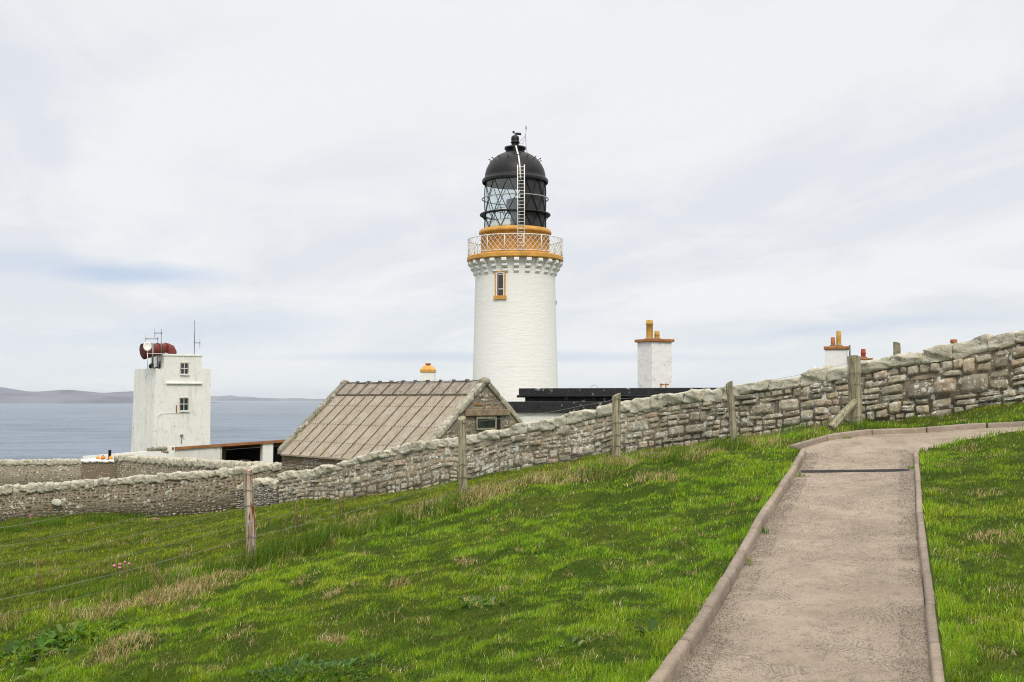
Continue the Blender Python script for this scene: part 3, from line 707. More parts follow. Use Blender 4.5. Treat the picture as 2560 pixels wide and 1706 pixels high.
# ------------------------------------------------------------------ stone walls
PAL = [(0.36, 0.325, 0.25), (0.41, 0.37, 0.295), (0.43, 0.37, 0.28), (0.42, 0.335, 0.26), (0.30, 0.27, 0.215), (0.38, 0.35, 0.29), (0.46, 0.42, 0.34)]
def split_rects(L, H, wr, hr, rnd, crs=0.34):
    """random rubble: courses cut into stones of many sizes"""
    out = []; v = 0.0
    while v < H - 1e-6:
        ch = crs * rnd.uniform(0.55, 1.45)
        if H - v - ch < crs * 0.45: ch = H - v
        st = [(0.0, L, v, v + ch)]
        while st:
            a, b, c, d = st.pop(); w = b - a; h = d - c; mw = rnd.uniform(*wr); mh = rnd.uniform(*hr)
            if w > 2.2 * wr[1]: k = a + w * rnd.uniform(.4, .6); st += [(a, k, c, d), (k, b, c, d)]
            elif h > mh and (w < mw * 1.6) and h > 1.3 * hr[0]: k = c + h * rnd.uniform(.35, .65); st += [(a, b, c, k), (a, b, k, d)]
            elif w > mw: k = a + w * rnd.uniform(.33, .67); st += [(a, k, c, d), (k, b, c, d)]
            else: out.append((a, b, c, d))
        v += ch
    return out
def stone_wall(name, label, cat, line, tops, bases, mat, cmat, core, wr, hr, crs, cope_w, cope_h, thick=0.45, n=5, cn=6, seed=1, joint=0.012, prot=0.055, pal=PAL, cope_pal=None, wave=0.11, group=None, flush=None, cope_jit=0.3, ends=True):
    """line: plan points left-to-right as seen from the camera; tops/bases: heights at those points"""
    rnd = random.Random(seed); P = np.array(line, float); d = np.r_[0, np.cumsum(np.hypot(*(P[1:] - P[:-1]).T))]; L = d[-1]
    top = lambda s: np.interp(s, d, tops); bas = lambda s: np.interp(s, d, bases)
    px = lambda s: np.interp(s, d, P[:, 0]); pyy = lambda s: np.interp(s, d, P[:, 1])
    tx = (P[-1] - P[0]) / np.hypot(*(P[-1] - P[0])); nr = np.array([tx[1], -tx[0]])          # towards the camera
    root = thing(name, label, cat, (float(px(L / 2)), float(pyy(L / 2)), float(bas(L / 2))), group)
    H = float(np.mean(np.array(tops) - cope_h - np.array(bases)))
    # core
    s = np.linspace(0, L, max(2, int(L / 0.4))); vs = []; qs = []
    for q in s:
        for off, zz in ((0, bas(q)), (0, top(q) - cope_h * 0.8), (-thick, top(q) - cope_h * 0.8), (-thick, bas(q))):
            vs.append((px(q) + nr[0] * off, pyy(q) + nr[1] * off, zz))
    for i in range(len(s) - 1):
        for k in range(4): qs.append((i * 4 + k, (i + 1) * 4 + k, (i + 1) * 4 + (k + 1) % 4, i * 4 + (k + 1) % 4))
    qs.append((3, 2, 1, 0)[::-1]); m = (len(s) - 1) * 4; qs.append((m, m + 1, m + 2, m + 3)[::-1])
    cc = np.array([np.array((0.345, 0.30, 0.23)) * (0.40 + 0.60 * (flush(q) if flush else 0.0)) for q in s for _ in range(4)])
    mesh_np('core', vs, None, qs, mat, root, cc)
    # stones
    u = np.linspace(-1, 1, n + 1); U, V = np.meshgrid(u, u); U = U.ravel(); V = V.ravel()
    U2 = U * np.sqrt(1 - 0.16 * V * V); V2 = V * np.sqrt(1 - 0.16 * U * U)
    gi = np.arange((n + 1) ** 2).reshape(n + 1, n + 1)
    q0 = np.stack([gi[:-1, :-1], gi[:-1, 1:], gi[1:, 1:], gi[1:, :-1]], -1).reshape(-1, 4)
    edge = np.maximum(abs(U), abs(V)) > 0.999
    V_, Q_, C_ = [], [], []; base = 0
    def emit(s0, s1, v0, v1, back=False):
        nonlocal base
        j = joint; w = (s1 - s0) / 2; h = (v1 - v0) / 2; cs = (s0 + s1) / 2; cv = (v0 + v1) / 2
        cj = [(rnd.uniform(-.22, .16) * min(w, .25), rnd.uniform(-.26, .20) * h) for _ in range(4)]
        f = [(1 - U2) * (1 - V2) / 4, (1 + U2) * (1 - V2) / 4, (1 + U2) * (1 + V2) / 4, (1 - U2) * (1 + V2) / 4]
        S = cs + U2 * (w - j / 2) + sum(a * c[0] for a, c in zip(f, cj)); VV = cv + V2 * (h - j / 2) + sum(a * c[1] for a, c in zip(f, cj))
        pw = rnd.uniform(8, 16); dep = prot * rnd.uniform(0.55, 1.35) if flush is None or rnd.random() > flush(cs) else prot * rnd.uniform(.12, .3)
        D = ((1 - abs(U) ** pw) * (1 - abs(V) ** pw)) ** 0.22 * dep
        D = D + (U * rnd.uniform(-.18, .18) + V * rnd.uniform(-.18, .18)) * dep * (~edge)
        D = D + (~edge) * np.array([rnd.uniform(-.13, .13) for _ in range(len(U))]) * dep
        D = np.where(edge, -0.03, D)
        S = np.clip(S, 0, L)
        hh = np.clip(VV, -0.1, H) / H
        zz = bas(S) + hh * (top(S) - cope_h - bas(S)) + wave * vnoise(S, VV * 0.7, 0.8, seed + 3) * np.clip(1.2 - abs(2 * hh - 1), 0, 1)
        if back: D = -thick - D
        V_.append(np.stack([px(S) + nr[0] * D, pyy(S) + nr[1] * D, zz], -1))
        Q_.append((q0 if not back else q0[:, ::-1]) + base); base += len(U)
        c = np.array(rnd.choice(pal)) * rnd.uniform(0.78, 1.22)
        if rnd.random() < 0.012: c = np.array((0.33, 0.20, 0.11))
        C_.append(np.tile(c, (len(U), 1)))
    for r_ in split_rects(L, H, wr, hr, rnd, crs): emit(*r_)
    for r_ in split_rects(L, H, (wr[0] * 2, wr[1] * 2), (hr[0] * 2, hr[1] * 2), rnd, crs * 1.3): emit(*r_, back=True)
    mesh_np('rubble_face', np.vstack(V_), None, np.vstack(Q_), mat, root, np.vstack(C_), smooth=True)
    # coping
    k = cn; g = np.linspace(-1, 1, k + 1); faces = []
    A, B = np.meshgrid(g, g)
    pts = np.vstack([np.stack(x, -1).reshape(-1, 3) for x in ((A, B, np.ones_like(A)), (A, B, -np.ones_like(A)), (A, np.ones_like(A), B), (A, -np.ones_like(A), B), (np.ones_like(A), A, B), (-np.ones_like(A), A, B))])
    gi = np.arange((k + 1) ** 2).reshape(k + 1, k + 1); qq = np.stack([gi[:-1, :-1], gi[:-1, 1:], gi[1:, 1:], gi[1:, :-1]], -1).reshape(-1, 4)
    fl = [False, True, True, False, False, True]
    q6 = np.vstack([(qq[:, ::-1] if fl[i] else qq) + i * (k + 1) ** 2 for i in range(6)])
    V_, Q_, C_ = [], [], []; base = 0; sx = 0.0
    while sx < L - 0.05:
        cw = rnd.uniform(*(cope_w(sx) if callable(cope_w) else cope_w)); cw = min(cw, L - sx); c0 = sx + cw / 2
        ch = cope_h * rnd.uniform(1 - cope_jit * .5, 1 + cope_jit); p4 = rnd.uniform(4.5, 9.0)
        N = pts / ((abs(pts) ** p4).sum(1) ** (1 / p4))[:, None]
        ph = rnd.uniform(0, 50)
        dsp = np.stack([vnoise(pts[:, 0] * 1.6 + ph + pts[:, 2], pts[:, 1] * 1.6 + pts[:, 2] * .9, 1.0, seed + a) for a in (1, 2, 3)], -1)
        dsp2 = np.stack([vnoise(pts[:, 0] * 3.7 + ph + pts[:, 2] * 2.1, pts[:, 1] * 3.4 + pts[:, 2] * 2.9, 1.0, seed + a) for a in (4, 5, 6)], -1)
        N = N + dsp * np.array([0.07, 0.10, 0.20]) + dsp2 * np.array([0.05, 0.07, 0.11])
        S = np.clip(c0 + N[:, 0] * (cw / 2 + 0.018), -0.05, L + 0.05); ov = rnd.uniform(-.02, .05)
        D = -thick / 2 + N[:, 1] * (thick / 2 + 0.05 + ov)
        tl = rnd.uniform(-.05, .05)
        zz = top(S) - cope_h / 2 + N[:, 2] * ch / 2 + N[:, 0] * tl * cope_h + rnd.uniform(-.1, .1) * cope_h
        V_.append(np.stack([px(S) + nr[0] * D, pyy(S) + nr[1] * D, zz], -1)); Q_.append(q6 + base); base += len(pts)
        c = np.array(rnd.choice(cope_pal or pal)) * rnd.uniform(0.9, 1.3); C_.append(np.tile(c, (len(pts), 1)))
        sx += cw
    mesh_np('coping', np.vstack(V_), None, np.vstack(Q_), cmat, root, np.vstack(C_), smooth=True)
    return root
CP = [(0.36, 0.345, 0.29), (0.31, 0.30, 0.245), (0.40, 0.375, 0.31), (0.28, 0.27, 0.22)]

def near_wall():
    pxs = [700, 760, 800, 900, 1030, 1160, 1280, 1380, 1540, 1782, 1900, 2000, 2130, 2241, 2330, 2400, 2560]
    tp = sorted(W1_TOP); bp = sorted(W1_BASE); line = []; tops = []; bases = []
    for q in pxs:
        x, y = on_line(q, W1A, W1B); line.append((x, y))
        tops.append(ZP(np.interp(q, [a for a, _ in tp], [b for _, b in tp]), y)); bases.append(ZP(np.interp(q, [a for a, _ in bp], [b for _, b in bp]), y) - 0.12)
    dx, dy = line[-1][0] - line[-3][0], line[-1][1] - line[-3][1]
    line.append((line[-1][0] + dx * 1.6, line[-1][1] + dy * 1.6)); tops.append(tops[-1] + 0.42); bases.append(bases[-1] + 0.40)
    L = sum(math.hypot(b[0] - a[0], b[1] - a[1]) for a, b in zip(line[:-1], line[1:]))
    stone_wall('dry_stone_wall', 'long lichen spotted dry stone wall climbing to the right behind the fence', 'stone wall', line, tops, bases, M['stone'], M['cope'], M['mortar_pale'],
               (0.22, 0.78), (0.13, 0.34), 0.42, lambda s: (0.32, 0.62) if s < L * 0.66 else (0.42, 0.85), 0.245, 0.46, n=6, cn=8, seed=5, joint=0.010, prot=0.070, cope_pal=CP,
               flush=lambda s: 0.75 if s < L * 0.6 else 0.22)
near_wall()
def wall_px(name, label, pts, mat, cmat, core, wr, hr, crs, cw, ch, seed, n=3, cn=4, thick=0.5, drop=1.6, cat='stone wall', pal=PAL, **kw):
    """pts: (px, py_top, Y, base height)"""
    line = [(XP(p[0], p[2]), p[2]) for p in pts]
    stone_wall(name, label, cat, line, [ZP(p[1], p[2]) for p in pts], [p[3] if p[3] is not None else land1(XP(p[0], p[2]), p[2]) - 0.15 for p in pts], mat, cmat, core, wr, hr, crs, cw, ch, thick, n, cn, seed, pal=pal, cope_pal=CP, **kw)
PAL2 = [(0.205, 0.175, 0.130), (0.23, 0.20, 0.155), (0.19, 0.165, 0.125), (0.25, 0.21, 0.16), (0.22, 0.195, 0.155)]
wall_px('field_wall', 'long brown stone wall with rough knobbly coping below the outbuilding', [(-420, 1262, 41.0, None), (0, 1219, 42.5, None), (200, 1204, 43.3, None), (400, 1188, 44.5, None), (560, 1175, 45.6, None), (705, 1158, 46.6, None)],
        M['stone_far'], M['cope_far'], M['mortar_pale'], (0.14, 0.42), (0.10, 0.22), 0.30, (0.20, 0.38), 0.28, 21, n=4, cn=7, joint=0.008, prot=0.035, pal=PAL2, cope_jit=0.35, flush=lambda s: .6)
wall_px('yard_wall', 'pale capped stone wall slanting down from the buoys to the outbuilding', [(292, 1139, 66, None), (420, 1147, 60, None), (560, 1156, 52.5, None), (692, 1162, 47.3, None)],
        M['stone_far'], M['cope_far'], M['mortar_pale'], (0.18, 0.55), (0.09, 0.2), 0.3, (0.18, 0.34), 0.32, 31, n=3, cn=6, prot=0.045, pal=PAL2, cope_jit=0.4, flush=lambda s: .7)
PAL3 = [(0.26, 0.245, 0.21), (0.31, 0.30, 0.275), (0.235, 0.215, 0.175), (0.36, 0.35, 0.325)]
wall_px('enclosure_wall', 'farthest grey stone wall in front of the sea at left', [(-300, 1153, 79, None), (0, 1152, 78, None), (214, 1149, 77, None)],
        M['stone_far'], M['cope_far'], M['mortar_pale'], (0.2, 0.7), (0.1, 0.26), 0.36, (0.18, 0.36), 0.34, 41, n=3, cn=6, prot=0.035, pal=PAL3, flush=lambda s: .8)
PAL4 = [(0.40, 0.39, 0.35), (0.34, 0.33, 0.29), (0.46, 0.45, 0.41), (0.29, 0.27, 0.23)]
wall_px('wall_stub', 'short pale stub of tumbled stones closing the low end of the dry stone wall', [(594, 1214, 36.3, None), (622, 1201, 36.2, None), (655, 1198, 36.15, None), (696, 1206, 36.1, None)],
        M['stone'], M['cope'], M['mortar'], (0.10, 0.26), (0.06, 0.13), 0.26, (0.14, 0.26), 0.18, 51, n=4, cn=5, prot=0.09, pal=PAL4, cat='stone wall', cope_jit=0.5)

# ------------------------------------------------------------------ lighthouse
def build_lighthouse():
    TY = 62.0; TX = XP(1288, TY); s = TY / F
    zp = lambda py: ZP(py, TY); base = zp(1235); rx = lambda px: px * s
    c = Vector((TX, TY, 0)); root = thing('lighthouse', 'tall round white lighthouse with ochre gallery and black domed lantern', 'lighthouse', (TX, TY, base))
    prof = [(rx(113.5), base), (rx(106.5), zp(960)), (rx(103), zp(820)), (rx(100.2), zp(690)), (rx(101.5), zp(676)), (rx(104), zp(666)), (rx(108), zp(657))]
    MB().lathe(c, prof, 72).build('shaft', M['tower_white'], root)
    # corbel table: 24 brackets of three rolls
    t0, t1 = zp(657), zp(693); ch = (t1 - t0) / 3.0; proto = None
    for i in range(24):
        a = 2 * math.pi * i / 24 + R(1.5)
        if proto is None:
            mb = MB()
            for k in range(3):
                r_in = rx(98); r_out = rx((119, 112, 105.5)[k]); z0 = t1 - (3 - k) * ch if False else t0 + ch * k
                w = rx(12.2); zt, zb = t0 + ch * k, t0 + ch * (k + 1)
                # roll nose: extruded rounded profile
                pr = [(r_in, zt), (r_out - 0.04, zt), (r_out, zt + ch * .30), (r_out, zt + ch * .65), (r_out - 0.05, zb * 1.0 - ch * -.0), (r_in, zb)]
                pr = [(r_in, zt), (r_out - 0.03, zt), (r_out, zt + ch * 0.22), (r_out, zt + ch * 0.60), (r_out - 0.10, zt + ch * 0.97), (r_in, zt + ch * 0.97)]
                b0 = [Vector((-w / 2, -r, z)) for r, z in pr]; b1 = [Vector((w / 2, -r, z)) for r, z in pr]; n = len(pr)
                mb.add([v + c for v in b0 + b1], [tuple(range(n))[::-1], tuple(range(n, 2 * n))] + [(j, (j + 1) % n, n + (j + 1) % n, n + j) for j in range(n)])
            proto = mb.build('corbel', M['tower_white'], root, loc=(TX, TY, base)); o = proto
        else:
            o = proto.copy(); COL.objects.link(o); o.parent = root
        o.rotation_euler = (0, 0, a)
    # gallery slab
    g0, g1 = zp(656.5), zp(644); gr = rx(121)
    MB().lathe(c, [(rx(106), g0), (gr - 0.05, g0), (gr, g0 + 0.05), (gr, g1 - 0.04), (gr - 0.03, g1), (rx(80), g1)], 72, smooth=False).build('gallery_deck', M['trim_ochre'], root)
    # drum under the lantern
    d1 = zp(589); dt = zp(576)
    mb = MB().lathe(c, [(rx(86), g1), (rx(86), d1), (rx(90.5), d1 + 0.02), (rx(91.5), d1 + 0.10), (rx(90), dt - .06), (rx(86), dt), (rx(60), dt)], 64)
    mb.build('lantern_base', M['trim_ochre'], root)
    for i in range(10):
        a = R(-40 + 36 * i + 4); p = c + Vector((math.sin(a) * rx(86), -math.cos(a) * rx(86), zp(606)))
        MB().box(p, (0.30, 0.14, 0.08), a).build('vent_hood', M['terracotta'], root)
    # railing
    rl = thing2('railing', root); rr = rx(118.5); rt = zp(601.5); rb = g1 + 0.10
    MB().ring(c + Vector((0, 0, rt)), rr, 0.028, 96).build('top_rail', M['white_iron'], rl)
    MB().ring(c + Vector((0, 0, rb)), rr, 0.018, 96).build('bottom_rail', M['white_iron'], rl)
    la = MB(); n = 60
    P = lambda a, z: c + Vector((math.sin(a) * rr, -math.cos(a) * rr, z))
    for i in range(n):
        a = 2 * math.pi * i / n; da = 2 * math.pi / n * 2.6
        for sgn in (1, -1):
            la.tube([P(a + sgn * da * t / 4, rb + (rt - rb) * t / 4) for t in range(5)], 0.011, 4, False)
    la.build('lattice', M['white_iron'], rl)
    for i in range(16):
        a = 2 * math.pi * i / 16 + R(10); MB().tube([P(a, g1), P(a, rt)], 0.022, 6).build('rail_post', M['white_iron'], rl)
    # lantern
    R0 = rx(77.5); l0, l1 = dt, zp(455); lz = [l0, zp(539), zp(499), l1]
    A0, A1 = R(9), R(128)
    gl = MB().lathe(c, [(R0 - .02, l0), (R0 - .02, l1)], 60, a0=A1, a1=2 * math.pi + A0); gl.build('lantern_glazing', M['glass'], root)
    MB().lathe(c, [(R0 - .03, l0), (R0 - .03, l1)], 40, a0=A0, a1=A1).build('blind_panel', M['black_panel'], root)
    bars = MB(); nb = 12; Q = lambda a, z, r=R0: c + Vector((math.sin(a) * r, -math.cos(a) * r, z))
    for k in range(3):
        for i in range(nb):
            a = 2 * math.pi * (i + 0.5 * (k % 2)) / nb + R(2); h = math.pi / nb
            for sgn in (1, -1):
                bars.tube([Q(a, lz[k]), Q(a + sgn * h * .5, (lz[k] + lz[k + 1]) / 2), Q(a + sgn * h, lz[k + 1])], 0.023, 5, False)
    for z in (l0 + 0.02, lz[1]): bars.ring(c + Vector((0, 0, z)), R0, 0.026, 64)
    bars.build('astragals', M['black_iron'], root)
    # outside walk ring and hand rail
    wr_ = rx(88.5); z = lz[1]
    mb = MB().lathe(c, [(R0, z - 0.02), (wr_, z - .03), (wr_ + 0.02, z), (wr_, z + 0.05), (R0 + .2, z + 0.05), (R0 + .2, z + 0.02), (R0, z + .02)], 64, smooth=False)
    for i in range(12):
        a = 2 * math.pi * i / 12 + R(12); mb.tube([Q(a, z - 0.28), Q(a, z - .04, wr_ - 0.05)], 0.02, 5)
    mb.build('walkway', M['black_iron'], root)
    mb = MB().ring(c + Vector((0, 0, lz[2])), R0 + 0.13, 0.030, 72)
    for i in range(12):
        a = 2 * math.pi * i / 12 + R(12); mb.tube([Q(a, lz[2]), Q(a, lz[2], R0 + .13)], 0.018, 5)
    mb.build('hand_rail', M['grey_rail'], root)
    # dome
    dp = [(rx(82.5), l1 - 0.10), (rx(84), l1 + 0.02), (rx(82), l1 + 0.12), (rx(77), l1 + 0.16)]
    zt = zp(383); z0 = l1 + 0.16
    for k in range(1, 15):
        t = k / 14 * R(72); dp.append((rx(77) * math.cos(t) ** 0.92, z0 + (zt - z0) * math.sin(t) / math.sin(R(72))))
    MB().lathe(c, dp, 64).build('dome', M['black_iron'], root)
    MB().lathe(c, [(rx(76), l1 - .06), (rx(70), l1 + .5), (rx(50), l1 + 1.0), (rx(10), l1 + 1.25)], 48).build('dome_lining', M['inner_grey'], root)
    for i in range(16):
        a = 2 * math.pi * i / 16 + R(6); t = R(40); r = rx(77) * math.cos(t) ** .92; zz = z0 + (zt - z0) * math.sin(t) / math.sin(R(72))
        MB().tube([Q(a, zz, r - .02), Q(a, zz + .06, r + 0.10)], 0.02, 5).ball(Q(a, zz + .07, r + .12), 0.04, 6, 4).build('dome_stud', M['black_iron'], root)
    vt = [(rx(24), zp(384)), (rx(24), zp(375)), (rx(27), zp(374)), (rx(27), zp(369)), (rx(9.5), zp(367)), (rx(9.2), zp(359)), (rx(11.5), zp(358)), (rx(11.5), zp(356)), (rx(9.5), zp(355)),
          (rx(10.2), zp(351)), (rx(10.2), zp(346)), (rx(9), zp(342)), (rx(6), zp(339.5)), (rx(0.3), zp(338.5))]
    MB().lathe(c, vt, 32).build('ventilator', M['black_iron'], root)
    wv = MB(); t = zp(337.5); wv.tube([c + Vector((0, 0, t - .1)), c + Vector((0, 0, t + .08))], 0.03, 6)
    wv.box(c + Vector((rx(8.5), 0, t + .05)), (rx(14), 0.03, 0.13), R(20)); wv.box(c + Vector((-rx(4), 0, t + .15)), (rx(5), 0.05, 0.12), R(20)); wv.bar(c + Vector((-rx(3), 0, t + .12)), c + Vector((rx(3), 0, t + .04)), .04, .04)
    wv.build('wind_vane', M['black_iron'], root)
    ae = MB(); q = c + Vector((rx(26), 0, 0))
    ae.tube([q + Vector((rx(6), 0, zp(388))), q + Vector((rx(2), 0, zp(372))), q + Vector((0, 0, zp(339))), q + Vector((rx(1.5), 0, zp(327)))], 0.014, 5)
    for dx_ in (-2, 0, 2): ae.tube([q + Vector((rx(1.5), 0, zp(327))), q + Vector((rx(1.5 + dx_), 0, zp(315)))], 0.011, 4)
    ae.tube([q + Vector((0, 0, zp(339))), q + Vector((-rx(16), 0, zp(356)))], 0.01, 4); ae.tube([q + Vector((0, 0, zp(342))), q + Vector((-rx(8), 0, zp(360))), q + Vector((-rx(18), 0, zp(360)))], 0.01, 4)
    ae.build('aerial', M['grey_iron'], root)
    # ladder
    lad = MB(); a = R(8.6); rL = rx(93); cx_ = TX + math.sin(a) * rL; yL = TY - math.cos(a) * rL
    top = zp(430); bot = g1
    for sx in (-1, 1): lad.tube([(cx_ + sx * rx(8.3), yL, bot), (cx_ + sx * rx(8.3), yL + .1, top)], 0.026, 6)
    k = 26
    for i in range(1, k): z = bot + (top - .12 - bot) * i / (k - 1); lad.tube([(cx_ - rx(8.3), yL + .1 * i / k, z), (cx_ + rx(8.3), yL + .1 * i / k, z)], 0.018, 5)
    lad.build('ladder', M['white_iron'], root)
    # curved rail over the dome
    pts = [Q(R(8.6), lz[0], rx(94))]
    pts = [Q(R(8.6), l1 - 0.2, rx(88)), Q(R(8.6), l1 + .25, rx(80))]
    for k in range(1, 13):
        t = k / 14 * R(72); pts.append(Q(R(8.6) * (1 - 0.35 * k / 13), z0 + (zt - z0) * math.sin(t) / math.sin(R(72)) + .05, rx(77) * math.cos(t) ** .92 + 0.07))
    pts.append(Q(R(4), zp(372), rx(29)))
    MB().tube(pts, 0.045, 6).build('dome_rail', M['white_iron'], root)
    cb = MB()
    for a_ in (-6, 14, -2): cb.tube([Q(R(a_), z0 + (zt - z0) * math.sin(t_) / math.sin(R(72)) + .02, rx(77) * math.cos(t_) ** .92 + .02) for t_ in (R(50), R(60), R(70))] + [Q(R(a_), zp(374), rx(28)), Q(R(a_), zp(362), rx(12))], 0.02, 5)
    cb.build('cable', M['black_iron'], root)
    # lamp inside
    lp = MB().lathe(c + Vector((0.30, 0.25, 0)), [(0.0, l0), (0.55, l0), (0.55, l0 + .95), (0.75, l0 + 1.0), (0.80, lz[2] - .15), (0.80, lz[2] + .0), (0.0, lz[2] + .0)], 24, smooth=False); lp.build('lamp_housing', M['lens_grey'], root)
    fl = MB().lathe(c, [(R0 - .06, l0 + .02), (R0 - .06, l0 + .38), (R0 - .12, l0 + .38), (R0 - .12, l0 + .02)], 48, a0=R(180), a1=R(350)); fl.build('inner_sill', M['white_paint'], root)
    fr = MB()
    for z in (lz[1] + .3, lz[1] - .35): fr.ring(c + Vector((0, 0, z)), rx(52), 0.02, 40)
    for i in range(8): a_ = 2 * math.pi * i / 8; fr.tube([Q(a_, l0, rx(52)), Q(a_, lz[1] + .3, rx(52))], 0.018, 5)
    fr.build('lens_frame', M['grey_iron'], root)
    # window
    a = math.asin((1251.5 - 1288) / 101.5); rW = rx(101.3); w = rx(25) / math.cos(a)
    cen = c + Vector((math.sin(a) * rW, -math.cos(a) * rW, 0)); zt_, zb_ = zp(688.5), zp(748)
    wn = thing2('window', root, cen + Vector((0, 0, zb_)))
    ux = Vector((math.cos(a), math.sin(a), 0)); out = Vector((math.sin(a), -math.cos(a), 0))
    def slab(x0, x1, z0_, z1_, d0, d1, mb=None):
        mb = mb or MB(); pts = [cen + ux * x + out * d_ + Vector((0, 0, z)) for z in (z0_, z1_) for x, d_ in ((x0, d1), (x1, d1), (x1, d0), (x0, d0))]
        return mb.hexa(pts[:4], pts[4:])
    mb = MB(); b = 0.055
    slab(-w / 2, -w / 2 + b, zb_, zt_, -.2, .045, mb); slab(w / 2 - b, w / 2, zb_, zt_, -.2, .045, mb); slab(-w / 2 + b, w / 2 - b, zt_ - b, zt_, -.2, .045, mb); mb.build('surround', M['trim_ochre'], wn)
    mb = MB(); b2 = 0.12
    slab(-w / 2 + b, -w / 2 + b2, zb_, zt_ - b, -.2, .02, mb); slab(w / 2 - b2, w / 2 - b, zb_, zt_ - b, -.2, .02, mb); slab(-w / 2 + b2, w / 2 - b2, zt_ - b2, zt_ - b, -.2, .02, mb)
    mb.build('reveal', M['white_paint'], wn)
    slab(-w / 2 + b2, -w / 2 + b2 + .08, zb_, zt_ - b2, -.2, .012).build('shutter', plain('brown_board', (0.22, 0.13, 0.09), .8), wn)
    slab(-w / 2 + b2 + .08, w / 2 - b2, zb_, zt_ - b2, -.2, .004).build('pane', M['pane'], wn)
    zm = zb_ + (zt_ - zb_) * .27
    slab(-w / 2 + b2 + .08, w / 2 - b2, zm - .02, zm + .02, -.1, .016).build('glazing_bar', M['white_paint'], wn); slab(-w / 2 + b2 + .08, w / 2 - b2, zt_ - b2 - .08, zt_ - b2 - .05, -.1, .016).build('glazing_bar', M['white_paint'], wn)
    slab(-w / 2 - .06, w / 2 + .06, zb_ - .20, zb_, -.2, .10).build('sill', M['trim_ochre'], wn)
    MB().box(c + Vector((rx(101.6), 0, zp(757))), (0.10, 0.12, 0.22)).build('junction_box', M['grey_iron'], root)
def thing2(name, parent, loc=None):
    """an Empty part that carries sub-parts"""
    o = bpy.data.objects.new(name, None); COL.objects.link(o); o.empty_display_size = 0.2; o.parent = parent
    if loc is not None: o.location = Vector(loc) - wloc(parent)
    return o
M['stack_white'] = plain('weathered_white_stack', (0.80, 0.80, 0.785), 0.75, var=0.06, scale=3, dirt=(0.38, 0.37, 0.34), dirt_amt=0.55, dirt_scale=2.2, dirt_lo=.52, dirt_hi=.70, stretch=(1, 1, 2.2), bump=.008, bscale=8)
M['grey_rail'] = plain('light_grey_rail', (0.36, 0.36, 0.35), 0.5, var=0.1)
build_lighthouse()

# ------------------------------------------------------------------ keepers' buildings
def chimney(parent, px, py_base, py_cap, Y, w, d, rz, pots, capmat, stackmat, depth=4.0, cap_over=0.10, cap_h=0.14):
    """a stack with its cap and pots as sub-parts; returns the stack"""
    x = XP(px, Y); zc = ZP(py_cap, Y); zb = ZP(py_base, Y) - depth
    st = MB().box((x, Y, (zb + zc - cap_h) / 2), (w, d, zc - cap_h - zb), rz).build('chimney', stackmat, parent, bevel=0.015)
    MB().box((x, Y, zc - cap_h / 2), (w + 2 * cap_over, d + 2 * cap_over, cap_h), rz).build('cap', capmat, st, bevel=0.02)
    for (ppx, py_t, r, mat, band) in pots:
        xx = XP(ppx, Y); zt = ZP(py_t, Y); pr = [(r * 1.08, zc), (r, zc + .05), (r * .96, zt - .22)]
        pr += [(r * 1.12, zt - .20), (r * 1.12, zt - .15), (r * .97, zt - .13), (r * .97, zt), (r * .75, zt), (r * .75, zt - .3)] if band else [(r * .95, zt), (r * .75, zt), (r * .75, zt - .2)]
        MB().lathe((xx, Y, 0), pr, 20).build('pot', mat, st)
        MB().box((xx, Y, zc + .02), (r * 3, r * 2.6, .07), .3, top=.7).build('flaunching', M['seam'], st)
    return st
def flat_block(root, A, B, depth, z_base, z_wall, z_top, fascia_out, gap=None):
    """white walls under a black flat roof; front runs A (left) to B (right)"""
    A = Vector((A[0], A[1], 0)); B = Vector((B[0], B[1], 0)); u = (B - A).normalized(); bk = Vector((-u.y, u.x, 0)) * depth
    up = lambda p, z: Vector((p.x, p.y, z))
    q = [A, B, B + bk, A + bk]
    MB().hexa([up(p, z_base) for p in q], [up(p, z_wall + .02) for p in q]).build('wall', M['white_paint'], root)
    e = fascia_out; q2 = [A - u * e - bk.normalized() * e, B + u * e - bk.normalized() * e, B + u * e + bk + bk.normalized() * e, A - u * e + bk + bk.normalized() * e]
    return q2, up
